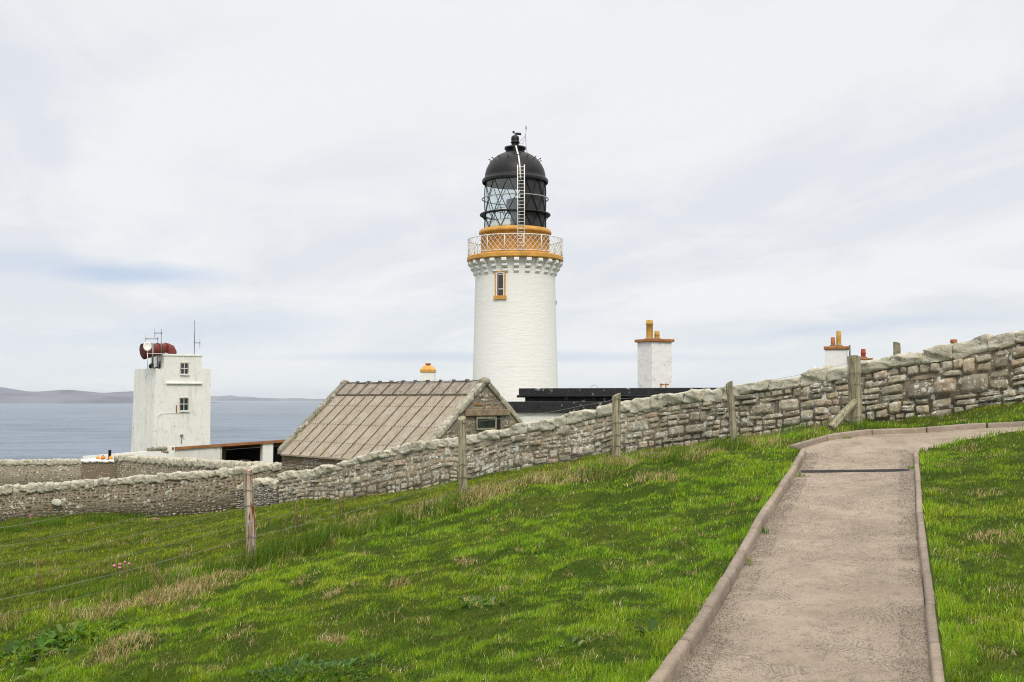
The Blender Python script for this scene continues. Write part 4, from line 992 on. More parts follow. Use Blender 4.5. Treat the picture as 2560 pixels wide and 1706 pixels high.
def build_annex():
    # lower range
    Ya, Yb = 49.5, 45.0; A = (XP(1238, Ya), Ya); B = (XP(1900, Yb), Yb)
    root = thing('lighthouse_annex', 'low white annex with stepped black flat roofs at the lighthouse foot', 'building', ((A[0] + B[0]) / 2, (A[1] + B[1]) / 2, -3.4))
    zt, zb = ZP(1005, 48.5), ZP(1032, 48.5)
    q, up = flat_block(root, A, B, 7.0, -5.2, zb, zt, 0.15)
    MB().hexa([up(p, zb) for p in q], [up(p, zt) for p in q]).build('roof_fascia', M['black_fascia'], root, bevel=0.02)
    # upper range
    Yc, Yd = 51.8, 47.6; A2 = (XP(1313, Yc), Yc); B2 = (XP(1905, Yd), Yd); z0 = zt - .02; z1, z2 = ZP(994, 51), ZP(971, 51.2)
    q, up = flat_block(root, A2, B2, 5.5, zt - .5, z1 - .02, z2, 0.0)
    u = (Vector((B2[0], B2[1], 0)) - Vector((A2[0], A2[1], 0))).normalized(); n = Vector((u.y, -u.x, 0))
    a = Vector((A2[0], A2[1], 0)) + n * .03; b = Vector((B2[0], B2[1], 0)) + n * .03
    MB().hexa([up(a + u * .0, zt - .1), up(b, zt - .1), up(b - n * .03, zt - .1), up(a - n * .03, zt - .1)], [up(a, z1), up(b, z1), up(b - n * .03, z1), up(a - n * .03, z1)]).build('plinth_band', M['black_fascia'], root)
    q2 = [p for p in q]; a3 = XP(1300, Yc) - A2[0]
    q2 = [q[0] + u * a3 + n * .22, q[1] + n * .22, q[2], q[3] + u * a3]
    MB().hexa([up(p, z1) for p in q2], [up(p, z2) for p in q2]).build('parapet', M['black_fascia'], root, bevel=0.03)
    g = MB(); p0 = q2[0] + n * .03 - u * .06; p1 = q2[1] + n * .03
    g.tube([up(p0, z1 + .05), up(p1, z1 + .05)], 0.06, 8); g.build('gutter', M['black_iron'], root)
    h = MB(); cx_ = up(q2[0] + u * 3.5 - n * .5, z2)
    h.tube([cx_ + Vector((math.cos(t) * .15, 0, .02 + math.sin(t) * .12)) for t in np.linspace(0, math.pi, 9)], 0.008, 4); h.build('cable_loop', M['wire'], root)
    chimney(root, 1637, 966, 849, 54.0, 1.20, 1.14, R(31), [(1625, 801, 0.165, M['ochre_light'], True), (1643.5, 828, 0.125, M['ochre_light'], True)], M['trim_brown'], M['stack_white'])
    for k in range(2): MB().box((XP(1650 + 12 * k, 53), 52.6, z2 + .12), (.05, .05, .24)).box((XP(1652 + 12 * k, 53), 52.6, z2 + .18), (.2, .08, .06)).build('roof_bracket', M['rust_fascia'], root)
M['trim_brown'] = plain('ochre_brown_paint', (0.36, 0.15, 0.045), 0.6, var=0.2, dirt=(0.2, .08, .03), dirt_amt=.5)
build_annex()
def small_white_tower():
    # hidden lean-to behind the outbuilding, only its ochre capped stack shows over the ridge
    Y = 56.0; x = XP(1070, Y)
    root = thing('store_house', 'small white store behind the roof ridge showing only its ochre capped stack', 'building', (x, Y, -5.2))
    MB().box((x + .6, Y + 1.5, -3.6), (4.2, 3.2, 3.4)).build('wall', M['white_paint'], root)
    MB().box((x + .6, Y + 1.5, -1.82), (4.5, 3.5, 0.16)).build('roof', M['black_fascia'], root)
    w = 34 * Y / F; zt = ZP(930, Y)
    st = MB().box((x, Y, (zt - 4.5) / 2), (w, w, zt + 4.5)).build('chimney', M['white_paint'], root)
    c = MB().box((x, Y, zt + .04), (w * 1.12, w * 1.12, .14)); c.box((x, Y, zt + .21), (w * 1.08, w * 1.08, .20), 0, .55); c.build('cap', M['trim_ochre'], st, bevel=.02)
    MB().lathe((x, Y, zt + .31), [(.06, 0), (.14, .04), (.15, .10), (.05, .13), (0.0, .13)], 16).build('knob', M['trim_brown'], st)
small_white_tower()
def keepers_cottage():
    Y = 42.0
    root = thing('keepers_cottage', "white keepers' cottage behind the wall with two chimney stacks showing over it", 'building', (XP(2150, Y), Y + 3, -2.0))
    A = (XP(2010, Y), Y); B = (XP(2230, Y - 1), Y - 1)
    q, up = flat_block(root, A, B, 6.0, -3.2, ZP(955, Y), 0, 0.15)
    MB().hexa([up(p, ZP(955, Y)) for p in q], [up(p, ZP(940, Y)) for p in q]).build('roof', M['black_fascia'], root, bevel=.02)
    c1 = chimney(root, 2093, 940, 867, 43.0, 0.80, 0.62, R(-18), [(2084.5, 844, 0.085, M['terracotta'], False), (2099, 828, 0.095, M['ochre_light'], False)], M['trim_brown'], M['white_paint'], 1.5, 0.06, 0.12)
    c1['label'] = 'taller stack with one long and one short pot'
    MB().tube([(XP(2126, 42.4), 42.4, ZP(930, 42.4)), (XP(2126, 42.4), 42.4, ZP(863, 42.4))], 0.035, 8).build('flue_pipe', M['seam'], root)
    c2 = chimney(root, 2162, 940, 896, 46.0, 0.56, 0.5, R(-10), [(2160, 873, 0.095, M['red_clay'], True)], M['trim_brown'], M['white_paint'], 1.5, 0.04, 0.07)
    c2['label'] = 'lower stack with a single red pot'
    MB().tube([(XP(2038.5, 43), 43, ZP(945, 43)), (XP(2038.5, 43), 43, ZP(914, 43))], 0.037, 10).build('vent_pipe', M['white_paint'], root)
    Y = 38.0
    r2 = thing('end_cottage', 'white cottage hidden by the wall at right with one ochre pot top peeping over', 'building', (XP(2386, Y), Y + 2, -0.8))
    A = (XP(2310, Y), Y); B = (XP(2480, Y), Y); q, up = flat_block(r2, A, B, 5.0, -2.0, ZP(905, Y), 0, .12)
    MB().hexa([up(p, ZP(905, Y)) for p in q], [up(p, ZP(895, Y)) for p in q]).build('roof', M['black_fascia'], r2, bevel=.02)
    st = MB().box((XP(2387, Y + .6), Y + .6, (ZP(900, Y) + ZP(872, Y)) / 2 - .3), (.5, .5, ZP(872, Y) - ZP(900, Y) + .6)).build('chimney', M['white_paint'], r2)
    zt = ZP(849, Y + .6); r = .105
    MB().lathe((XP(2387, Y + .6), Y + .6, 0), [(r, zt - .42), (r * .95, zt - .12), (r * 1.15, zt - .10), (r * 1.15, zt - .06), (r, zt - .05), (r * 1.1, zt - .02), (r * .9, zt), (0, zt)], 18).build('pot', M['terracotta'], st)
keepers_cottage()

# ------------------------------------------------------------------ stone outbuilding
def build_outbuilding():
    K = 1.05; ang = R(42); u = Vector((-math.sin(ang), math.cos(ang), 0)); v = Vector((math.cos(ang), math.sin(ang), 0))   # u along the ridge (away), v across (to the right)
    YR = 33.0 * K; apex = PT(1217, 957, YR); L = 7.6 * K; hw = 2.45 * K; tp = math.tan(R(41.6)); za = apex.z
    G0 = Vector((apex.x, apex.y, 0)); W = lambda s, t, z: G0 + u * s + v * t + Vector((0, 0, z))
    eave = za - hw * tp; ground = -4.9
    root = thing('stone_outbuilding', 'grey stone outbuilding with brown sheet roof and pale gable copings', 'outbuilding', W(L / 2, 0, eave - 2.0))
    vs = []; stone = []
    def rub_face(fn, Wd, Ht, inside, seed, wr=(0.2, .6), hr=(.1, .24), prot=.05):
        rnd = random.Random(seed); V_, Q_, C_ = [], [], []; base = 0; n = 4
        uu = np.linspace(-1, 1, n + 1); U, V = np.meshgrid(uu, uu); U = U.ravel(); V = V.ravel(); gi = np.arange((n + 1) ** 2).reshape(n + 1, n + 1)
        q0 = np.stack([gi[:-1, :-1], gi[:-1, 1:], gi[1:, 1:], gi[1:, :-1]], -1).reshape(-1, 4); edge = np.maximum(abs(U), abs(V)) > .999
        for a, b, c, d in split_rects(Wd, Ht, wr, hr, rnd, .32):
            if not inside((a + b) / 2 - Wd / 2, (c + d) / 2): continue
            S = (a + b) / 2 - Wd / 2 + U * ((b - a) / 2 - .004); Z = (c + d) / 2 + V * ((d - c) / 2 - .004)
            lim = None
            D = ((1 - abs(U) ** 8) * (1 - abs(V) ** 8)) ** .3 * prot * rnd.uniform(.3, 1.0); D = D + (~edge) * np.array([rnd.uniform(-.1, .1) for _ in U]) * prot; D = np.where(edge, -.02, D)
            V_.append(np.array([fn(s, z, dd) for s, z, dd in zip(S, Z, D)])); Q_.append(q0 + base); base += len(U)
            cc = np.array(rnd.choice([(0.27, .225, .16), (.30, .24, .165), (.25, .215, .16), (.32, .245, .16), (.29, .25, .195)])) * rnd.uniform(.8, 1.2)
            if rnd.random() < .10: cc = np.array((.27, .17, .095))
            C_.append(np.tile(cc, (len(U), 1)))
        return np.vstack(V_), np.vstack(Q_), np.vstack(C_)
    # walls: solid gabled body
    body = MB(); g = .30
    e = hw - .06
    prism = lambda s0, s1, t, zb: ([W(s0, -t, zb), W(s0, t, zb), W(s0, t, za - t * tp - .06), W(s0, 0, za - .06), W(s0, -t, za - t * tp - .06)], [W(s1, -t, zb), W(s1, t, zb), W(s1, t, za - t * tp - .06), W(s1, 0, za - .06), W(s1, -t, za - t * tp - .06)])
    f, b = prism(0.05, L - .05, e, ground)
    body.add(f + b, [(0, 1, 2, 3, 4), (9, 8, 7, 6, 5), (0, 4, 9, 5), (1, 6, 7, 2), (0, 5, 6, 1), (3, 8, 9, 4), (2, 7, 8, 3)])
    body.build('wall_core', M['mortar_pale'], root)
    # window opening on the gable: zone kept clear
    def tz(px, py):                        # pixel on gable plane -> (t, z)
        k = (px - CX) / F; t = (k * G0.y - G0.x) / (v.x - k * v.y); return t, ZP(py, G0.y + v.y * t)
    t0, z1 = tz(1191, 1042); t1, z0 = tz(1253, 1074)
    def in_gable(t, z):
        zz = z + ground
        if t0 - .05 < t < t1 + .05 and z0 - .1 < zz < z1 + .06: return False
        return zz < za - abs(t) * tp - .16 and abs(t) < e
    V_, Q_, C_ = rub_face(lambda t, z, d: W(.05, t, z + ground) - u * d, 2 * e, za - ground, in_gable, 3, (.25, .8), (.14, .32), .028)
    mesh_np('gable_stonework', V_, None, Q_, M['stone'], root, C_, smooth=True)
    V_, Q_, C_ = rub_face(lambda s, z, d: W(L / 2 - s, -e, z + ground) - v * d, L - .1, eave - ground - .06, lambda a, b: True, 4)
    mesh_np('side_stonework', V_, None, Q_, M['stone_far'], root, C_, smooth=True)
    # window
    wn = thing2('window', root, W(0.05, (t0 + t1) / 2, z0)); slab = lambda a, b, c, d, f0, f1, mb: mb.hexa([W(f0, a, c), W(f0, b, c), W(f1, b, c), W(f1, a, c)], [W(f0, a, d), W(f0, b, d), W(f1, b, d), W(f1, a, d)])
    slab(t0, t1, z0, z1, .030, .045, MB()).build('dark_opening', M['dark_void'], wn)
    mb = MB(); tm = t1 - .24
    slab(t0, t0 + .05, z0, z1, .0, .03, mb); slab(tm, tm + .06, z0, z1, .0, .03, mb); slab(t0 + .05, tm, z1 - .07, z1, .0, .03, mb); slab(t0 + .05, tm, z0, z0 + .06, .0, .03, mb); mb.build('frame', M['post_wood'], wn)
    slab(t0 + .05, tm, z0 + .06, z1 - .07, .012, .022, MB()).build('pane', M['pane'], wn)
    slab(t0 - .45, t1 + .35, z1 + .02, z1 + .22, -.045, .05, MB()).build('lintel', M['lintel'], wn, bevel=.02)
    # roof sheets
    ov = .12
    for sgn in (-1, 1):
        mb = MB(); s0, s1 = .26, L - .26; tb = sgn * (hw + ov); zb = za - (hw + ov) * tp
        n = 12; bays = n
        mb.hexa([W(s0, 0, za - .05), W(s1, 0, za - .05), W(s1, tb, zb - .05), W(s0, tb, zb - .05)], [W(s0, 0, za), W(s1, 0, za), W(s1, tb, zb), W(s0, tb, zb)])
        o = mb.build('roof_slope', M['roof_sheet'], root)
        at = o.data.attributes.new('slope', 'FLOAT_VECTOR', 'POINT')
        for i, vv in enumerate(mb.v):
            r_ = vv - G0; at.data[i].vector = (r_.dot(u), r_.dot(v) * 1.3, 0.0)
        sm = MB(); up = Vector((0, 0, .02))
        for i in range(1, bays):
            s_ = s0 + (s1 - s0) * i / bays + random.uniform(-.02, .02)
            sm.bar(W(s_, sgn * .30, za - .30 * tp) + up, W(s_, tb, zb) + up, .020, .035)
        rv = sm  # rows of bolt heads go into the same mesh as the seams
        for k, t_ in enumerate((.85, 1.55, 2.2)):
            for i in range(bays):
                for j in range(4):
                    s_ = s0 + (s1 - s0) * (i + .15 + .22 * j) / bays; rv.box(W(s_, sgn * t_, za - t_ * tp + .008), (.026, .026, .024))
        sm.build('seams_and_bolts', M['seam'], o)
    rc = MB(); rnd = random.Random(3); bays = 11
    for sgn in (-1, 1):
        for i in range(bays):
            a = .26 + (L - .52) * i / bays; b = .26 + (L - .52) * (i + 1) / bays - .012; z_ = rnd.uniform(.03, .05); t_ = sgn * .44
            zz = za + z_; zl = za - .44 * tp + z_
            rc.hexa([W(a, 0, zz - .02), W(b, 0, zz - .02), W(b, t_, zl - .02), W(a, t_, zl - .02)], [W(a, 0, zz), W(b, 0, zz), W(b, t_, zl), W(a, t_, zl)])
    rc.build('ridge_sheet', M['roof_ridge'], root)
    rs = MB()
    for i in range(bays + 1):
        s_ = .27 + (L - .54) * i / bays; rs.bar(W(s_, 0, za + .065), W(s_, -.46, za - .46 * tp + .065), .035, .03); rs.box(W(s_, 0, za + .09), (.10, .10, .06), rnd.uniform(0, 1))
    s_ = .27
    while s_ < L - .3:
        w_ = rnd.uniform(.2, .6); rs.bar(W(s_, 0, za + .062), W(min(s_ + w_, L - .3), 0, za + .062 + rnd.uniform(-.01, .02)), .06, .03); rs.bar(W(s_, -.45, za - .45 * tp + .04), W(min(s_ + w_, L - .3), -.45, za - .45 * tp + .04), .035, .035); s_ += w_ + rnd.uniform(0, .05)
    rs.build('ridge_clip', M['seam'], root)
    # gable copings (skews): rows of pale slabs
    for s_, wd in ((-.02, .27), (L - .26, .27)):
        for sgn in (-1, 1):
            V_, Q_, C_ = [], [], []; base = 0; rnd = random.Random(int(s_ * 10) + sgn + 50); t = 0.0; k = 5
            g_ = np.linspace(-1, 1, k + 1); A, B = np.meshgrid(g_, g_); one = np.ones_like(A)
            pts = np.vstack([np.stack(x, -1).reshape(-1, 3) for x in ((A, B, one), (A, B, -one), (A, one, B), (A, -one, B), (one, A, B), (-one, A, B))])
            gi = np.arange((k + 1) ** 2).reshape(k + 1, k + 1); qq = np.stack([gi[:-1, :-1], gi[:-1, 1:], gi[1:, 1:], gi[1:, :-1]], -1).reshape(-1, 4)
            fl = [False, True, True, False, False, True]; q6 = np.vstack([(qq[:, ::-1] if fl[i] else qq) + i * (k + 1) ** 2 for i in range(6)])
            while t < hw + .1:
                l = min(rnd.uniform(.45, .95), hw + .12 - t); N = pts / ((abs(pts) ** 7).sum(1) ** (1 / 7))[:, None]
                N = N + np.stack([vnoise(pts[:, 0] * 2 + t * 9 + pts[:, 2], pts[:, 1] * 2 + pts[:, 2], 1., 60 + a) for a in range(3)], -1) * .07
                tt = t + l / 2 + N[:, 0] * l / 2; ss = s_ + wd / 2 + N[:, 1] * wd / 2; zz = za + .05 - tt * tp + N[:, 2] * .11
                cap = 0.0
                P = np.array([W(a, sgn * b, c) for a, b, c in zip(ss, tt, zz)]); V_.append(P); Q_.append(q6[:, ::-1] + base if sgn > 0 else q6 + base); base += len(pts)
                C_.append(np.tile(np.array(rnd.choice(CP)) * rnd.uniform(.75, 1.05), (len(pts), 1))); t += l
            mesh_np('gable_coping', np.vstack(V_), None, np.vstack(Q_), M['skew'], root, np.vstack(C_), smooth=True)
        MB().ball(W(s_ + wd / 2, 0, za + .03), .19, 14, 9, (1, 1, .75)).build('apex_stone', M['apex'], root)
    return
M['apex'] = plain('lichened_stone', (0.24, 0.22, 0.165), 0.95, var=.3, scale=8, bump=.03, bscale=12, dirt=(.45, .44, .36), dirt_amt=.7, dirt_scale=6)
M['roof_ridge'] = plain('ridge_sheet', (0.27, 0.235, 0.195), 0.9, var=.25, scale=5, spec=.15, dirt=(.09, .075, .06), dirt_amt=.7, dirt_scale=7, dirt_lo=.55, dirt_hi=.66)
M['lintel'] = plain('sandstone_lintel', (0.25, 0.195, 0.135), 0.95, var=.25, scale=5, bump=.02, bscale=25, dirt=(.33, .18, .08), dirt_amt=.4)
build_outbuilding()

# ------------------------------------------------------------------ foghorn tower
FT = {}
def build_fog_tower():
    Y0 = 92.0; C0 = Vector((XP(389, Y0), Y0, 0)); al = R(38); n = Vector((math.sin(al), -math.cos(al), 0)); u = Vector((math.cos(al), math.sin(al), 0)); bk = -n
    w = 4.72; d = 5.0; W = lambda a, b, z: C0 + u * a + bk * b + Vector((0, 0, z))
    FT['W'] = W; zt = ZP(921, Y0); base = -8.0; zu = ZP(891, Y0 + 1.5); FT['zt'] = zt; FT['zu'] = zu
    root = thing('foghorn_tower', 'square white weathered fog signal tower with two small windows above the sea', 'tower', W(w / 2, d / 2, base))
    q = lambda z, e: [W(-e, -.1 * e, z), W(w + e * .1, -.1 * e, z), W(w + e * .1, d, z), W(-e, d, z)]
    # leave window recesses: body then separate proud panels are avoided; windows sit in shallow frames
    MB().hexa(q(base, .30), q(zt, 0)).build('wall', M['render_white'], root)
    a0, a1, dd = .135 * w, .83 * w, 3.1
    MB().hexa([W(a0, -.003, zt - .8), W(a1, -.003, zt - .8), W(a1, dd, zt - .8), W(a0, dd, zt - .8)], [W(a0, 0.0, zu), W(a1, 0.0, zu), W(a1, dd, zu), W(a0, dd, zu)]).build('upper_room', M['render_white'], root)
    MB().hexa([W(a0 - .06, -.06, zu), W(a1 + .06, -.06, zu), W(a1 + .06, dd + .06, zu), W(a0 - .06, dd + .06, zu)], [W(a0 - .06, -.06, zu + .16), W(a1 + .06, -.06, zu + .16), W(a1 + .06, dd + .06, zu + .16), W(a0 - .06, dd + .06, zu + .16)]).build('roof_slab', M['white_paint'], root, bevel=.02)
    # cheeks of the parapet: low walls round the roof terrace
    FT['root'] = root
    zl = ZP(957.5, Y0 + 1.5)
    MB().hexa([W(.18 * w, -.16, zl - .09), W(.83 * w, -.16, zl - .09), W(.83 * w, .02, zl - .09), W(.18 * w, .02, zl - .09)], [W(.18 * w, -.16, zl), W(.83 * w, -.16, zl), W(.83 * w, .02, zl), W(.18 * w, .02, zl)]).build('string_course', M['white_paint'], root)
    def window(f0, f1, py0, py1, lean):
        x0, x1 = f0 * w, f1 * w; z1, z0 = ZP(py0, Y0 + 1.6), ZP(py1, Y0 + 1.6)
        wn = thing2('window', root, W((x0 + x1) / 2, 0, z0)); o = lean
        S = lambda a, b, c, d_, f, g, mb: mb.hexa([W(a, -o - g, c), W(b, -o - g, c), W(b, -o - f, c), W(a, -o - f, c)], [W(a, -o - g, d_), W(b, -o - g, d_), W(b, -o - f, d_), W(a, -o - f, d_)])
        mb = MB(); S(x0 - .05, x0 + .04, z0, z1, -.05, .05, mb); S(x1 - .04, x1 + .05, z0, z1, -.05, .05, mb); S(x0 + .04, x1 - .04, z1 - .04, z1 + .05, -.05, .05, mb); mb.build('frame', M['old_frame'], wn)
        S(x0 + .04, x1 - .04, z0, z1 - .04, -.05, .012, MB()).build('pane', M['pane'], wn)
        mb = MB(); zm = (z0 + z1) / 2; xm = (x0 + x1) / 2
        S(x0 + .04, x1 - .04, zm - .025, zm + .025, 0, .03, mb); S(xm - .02, xm + .02, z0, zm - .025, 0, .027, mb); S(xm - .02, xm + .02, zm + .025, z1 - .04, 0, .027, mb); mb.build('glazing_bar', M['white_paint'], wn)
        S(x0 - .03, x1 + .10, z0 - .13, z0, -.05, .14, MB()).build('sill', M['white_paint'], wn)
    window(.435, .575, 908, 935, 0.01); window(.43, .585, 995, 1026, 0.012)
    # stains, pipes and small fittings
    st = MB(); o = .012
    S = lambda a, b, c, d_, f, g: [[W(a, -o - g, c), W(b, -o - g, c), W(b, -o - f, c), W(a, -o - f, c)], [W(a, -o - g, d_), W(b, -o - g, d_), W(b, -o - f, d_), W(a, -o - f, d_)]]
    zA, zB = ZP(1013, Y0 + 1.6), ZP(1032, Y0 + 1.6)
    st.hexa(*S(.365 * w, .385 * w, zB, zA, -.05, .04)); st.build('rust_bar', M['rust_fascia'], root)
    p = MB(); zc = ZP(1033.5, Y0 + 1.6)
    p.tube([W(.42 * w, -.04, zc), W(.10 * w, -.04, zc), W(.03 * w, -.045, zc - .25), W(.02 * w, -.06, base + 1.0)], .018, 6); p.build('conduit', M['white_paint'], root)
    f = MB(); z = ZP(1088, Y0 + 1.6); f.box(W(.47 * w, -.12, z), (.22, .18, .12)); f.tube([W(.47 * w, -.06, z), W(.47 * w, -.06, z - .7)], .025, 6); f.build('wall_lamp', M['grey_iron'], root)
    sm = MB(); zz = ZP(914, Y0)
    sm.box(W(.25, 1.6, zt + .22), (.22, .25, .44)); sm.ball(W(.2, 1.7, zt + .2), .20, 10, 7, (1, 1, 1.1)); sm.build('roof_hood', M['black_iron'], root); MB().ball(W(.15, .15, zt + .02), .16, 10, 6, (1.6, 1, .6)).build('roof_hood', M['black_iron'], root)
    sq = MB(); sq.hexa([W(a0 - .012, .75, zt + .05), W(a0 - .012, 1.35, zt + .05), W(a0 + .02, 1.35, zt + .05), W(a0 + .02, .75, zt + .05)], [W(a0 - .012, .75, zt + .65), W(a0 - .012, 1.35, zt + .65), W(a0 + .02, 1.35, zt + .65), W(a0 + .02, .75, zt + .65)]); sq.build('side_hatch', M['pane'], root)
    return W, w, zt, zu
M['old_frame'] = plain('weathered_frame', (0.50, 0.49, 0.40), .8, var=.3, scale=5, dirt=(.25, .22, .10), dirt_amt=.6)
build_fog_tower()
def build_roof_kit():
    W = FT['W']; zt, zu = FT['zt'], FT['zu'] + .16
    Yh = 93.4
    P = lambda px, py, Y=Yh: PT(px, py, Y)
    # foghorn: bent throat, long tube, wide mouth
    th = P(434, 891); root = thing('foghorn', 'large dark red foghorn trumpet lying on the white tower roof', 'foghorn', (th.x, th.y, zu))
    pts = [P(431, 893), P(430, 882), P(425.5, 873), P(418, 869.5)]; pts[0].z = zu
    rad = [.36, .39, .40, .38]
    ax0 = P(418, 869.5); ax1 = P(378, 876, Yh - 1.0)
    for k in range(1, 9):
        t = k / 8; pts.append(ax0.lerp(ax1, t)); rad.append(.38 + .20 * t ** 1.3)
    MB().tube(pts, rad, 24, False).build('horn_tube', M['horn_red'], root)
    dirv = (ax1 - ax0).normalized(); mp = [ax1]; mr = [.58]
    for t, r in ((.25, .60), (.55, .645), (.70, .66), (.70, .62), (.45, .56), (-.4, .45)): mp.append(ax1 + dirv * t); mr.append(r)
    bell = thing2('bell', root, ax1)
    sd_ = MB(); sd_.tube(mp[:4], mr[:4], 28, False); sd_.build('bell_flare', M['horn_red'], bell)
    ii = MB(); ii.tube(mp[3:], mr[3:], 28, True); ii.build('bell_throat', M['horn_dark'], bell)
    fl = MB(); fl.tube([ax0 + dirv * .05, ax0 + dirv * .12], [.43, .43], 24, True); fl.tube([ax0.lerp(ax1, .55), ax0.lerp(ax1, .58)], [.53, .53], 24, True); fl.build('flange', M['horn_red'], root)
    sp = MB(); c = ax0.lerp(ax1, .55); sp.bar(c + Vector((0, 0, -.5)), Vector((c.x, c.y, zu)), .2, .3, (0, 1, 0)); sp.bar(c.lerp(ax0, .9) + Vector((0, 0, -.45)), Vector((c.lerp(ax0, .9).x, c.lerp(ax0, .9).y, zu - .1)), .35, .45, (0, 1, 0)); sp.build('cradle', M['white_paint'], root)
    # aerials and dish
    def foot(px, Y, z=None): return Vector((XP(px, Y), Y, zt if z is None else z))
    def mast(name, label, px, py_top, Y, r, arms, cat='aerial', z=None):
        f = foot(px, Y, z); rt = thing(name, label, cat, f, 'aerials on the fog tower roof' if cat == 'aerial' else None); top = P(px, py_top, Y)
        MB().tube([f, Vector((f.x, f.y, top.z))], r, 8).build('mast', M['grey_iron'], rt)
        for (px2, py, v0, v1) in arms:
            a = P(px, py, Y); a.x = f.x; b = P(px2, py, Y)
            MB().tube([a, b], .035, 6).ball(a, .07, 8, 6).ball(b, .06, 8, 6).build('arm', M['grey_iron'], rt)
            MB().tube([P(px2, v0, Y), P(px2, v1, Y)], .022, 6).build('dipole', M['grey_rail'], rt)
        return rt
    mast('roof_aerial', 'tallest aerial left of centre with a short arm near its top', 401, 824, 92.2, .035, [(387, 833, 821, 845)])
    mast('roof_aerial', 'aerial with a long cross arm standing behind the foghorn', 392, 842, 93.2, .03, [(364.5, 847.5, 835, 860)])
    mast('roof_aerial', 'slender aerial alone at the right end of the tower roof', 484, 802, 95.0, .035, [(499.5, 857.5, 846, 871)], z=zu)
    r = mast('roof_post', 'thick grey post between the white dish and the aerials', 380, 859, 91.9, .085, [], 'post')
    f = foot(368.5, 91.0); f.z = zt - .1; dt = thing('satellite_dish', 'round white dish in front of the foghorn mouth', 'dish', f)
    cen = P(368.5, 866, 90.6); nrm = Vector((.32, -.93, .12)).normalized(); x = nrm.cross(Vector((0, 0, 1))).normalized(); y = x.cross(nrm); mb = MB(); vs = [cen - nrm * .10]; N = 24
    for k in (1, 2, 3):
        for i in range(N): a = 2 * math.pi * i / N; rr = .37 * k / 3; vs.append(cen + x * math.cos(a) * rr * .9 + y * math.sin(a) * rr * 1.05 + nrm * (.10 * (k / 3) ** 2 - .10))
    fs = [(0, 1 + i, 1 + (i + 1) % N) for i in range(N)] + [(1 + k * N + i, 1 + (k + 1) * N + i, 1 + (k + 1) * N + (i + 1) % N, 1 + k * N + (i + 1) % N) for k in (0, 1) for i in range(N)]
    mb.add(vs, fs, True); o = mb.build('reflector', M['white_paint'], dt); so_ = o.modifiers.new('thick', 'SOLIDIFY'); so_.thickness = .03
    MB().tube([f, cen - Vector((0, 0, .25)) - nrm * -.12 * -1], .035, 8).build('mast', M['white_paint'], dt)
    MB().tube([P(370, 884.5, 91.0), P(404, 884.5, 92.1)], .025, 6).build('stay_bar', M['white_paint'], dt)
M['horn_dark'] = plain('dark_red_throat', (0.085, 0.016, 0.012), .7, var=.3, scale=3)
build_roof_kit()

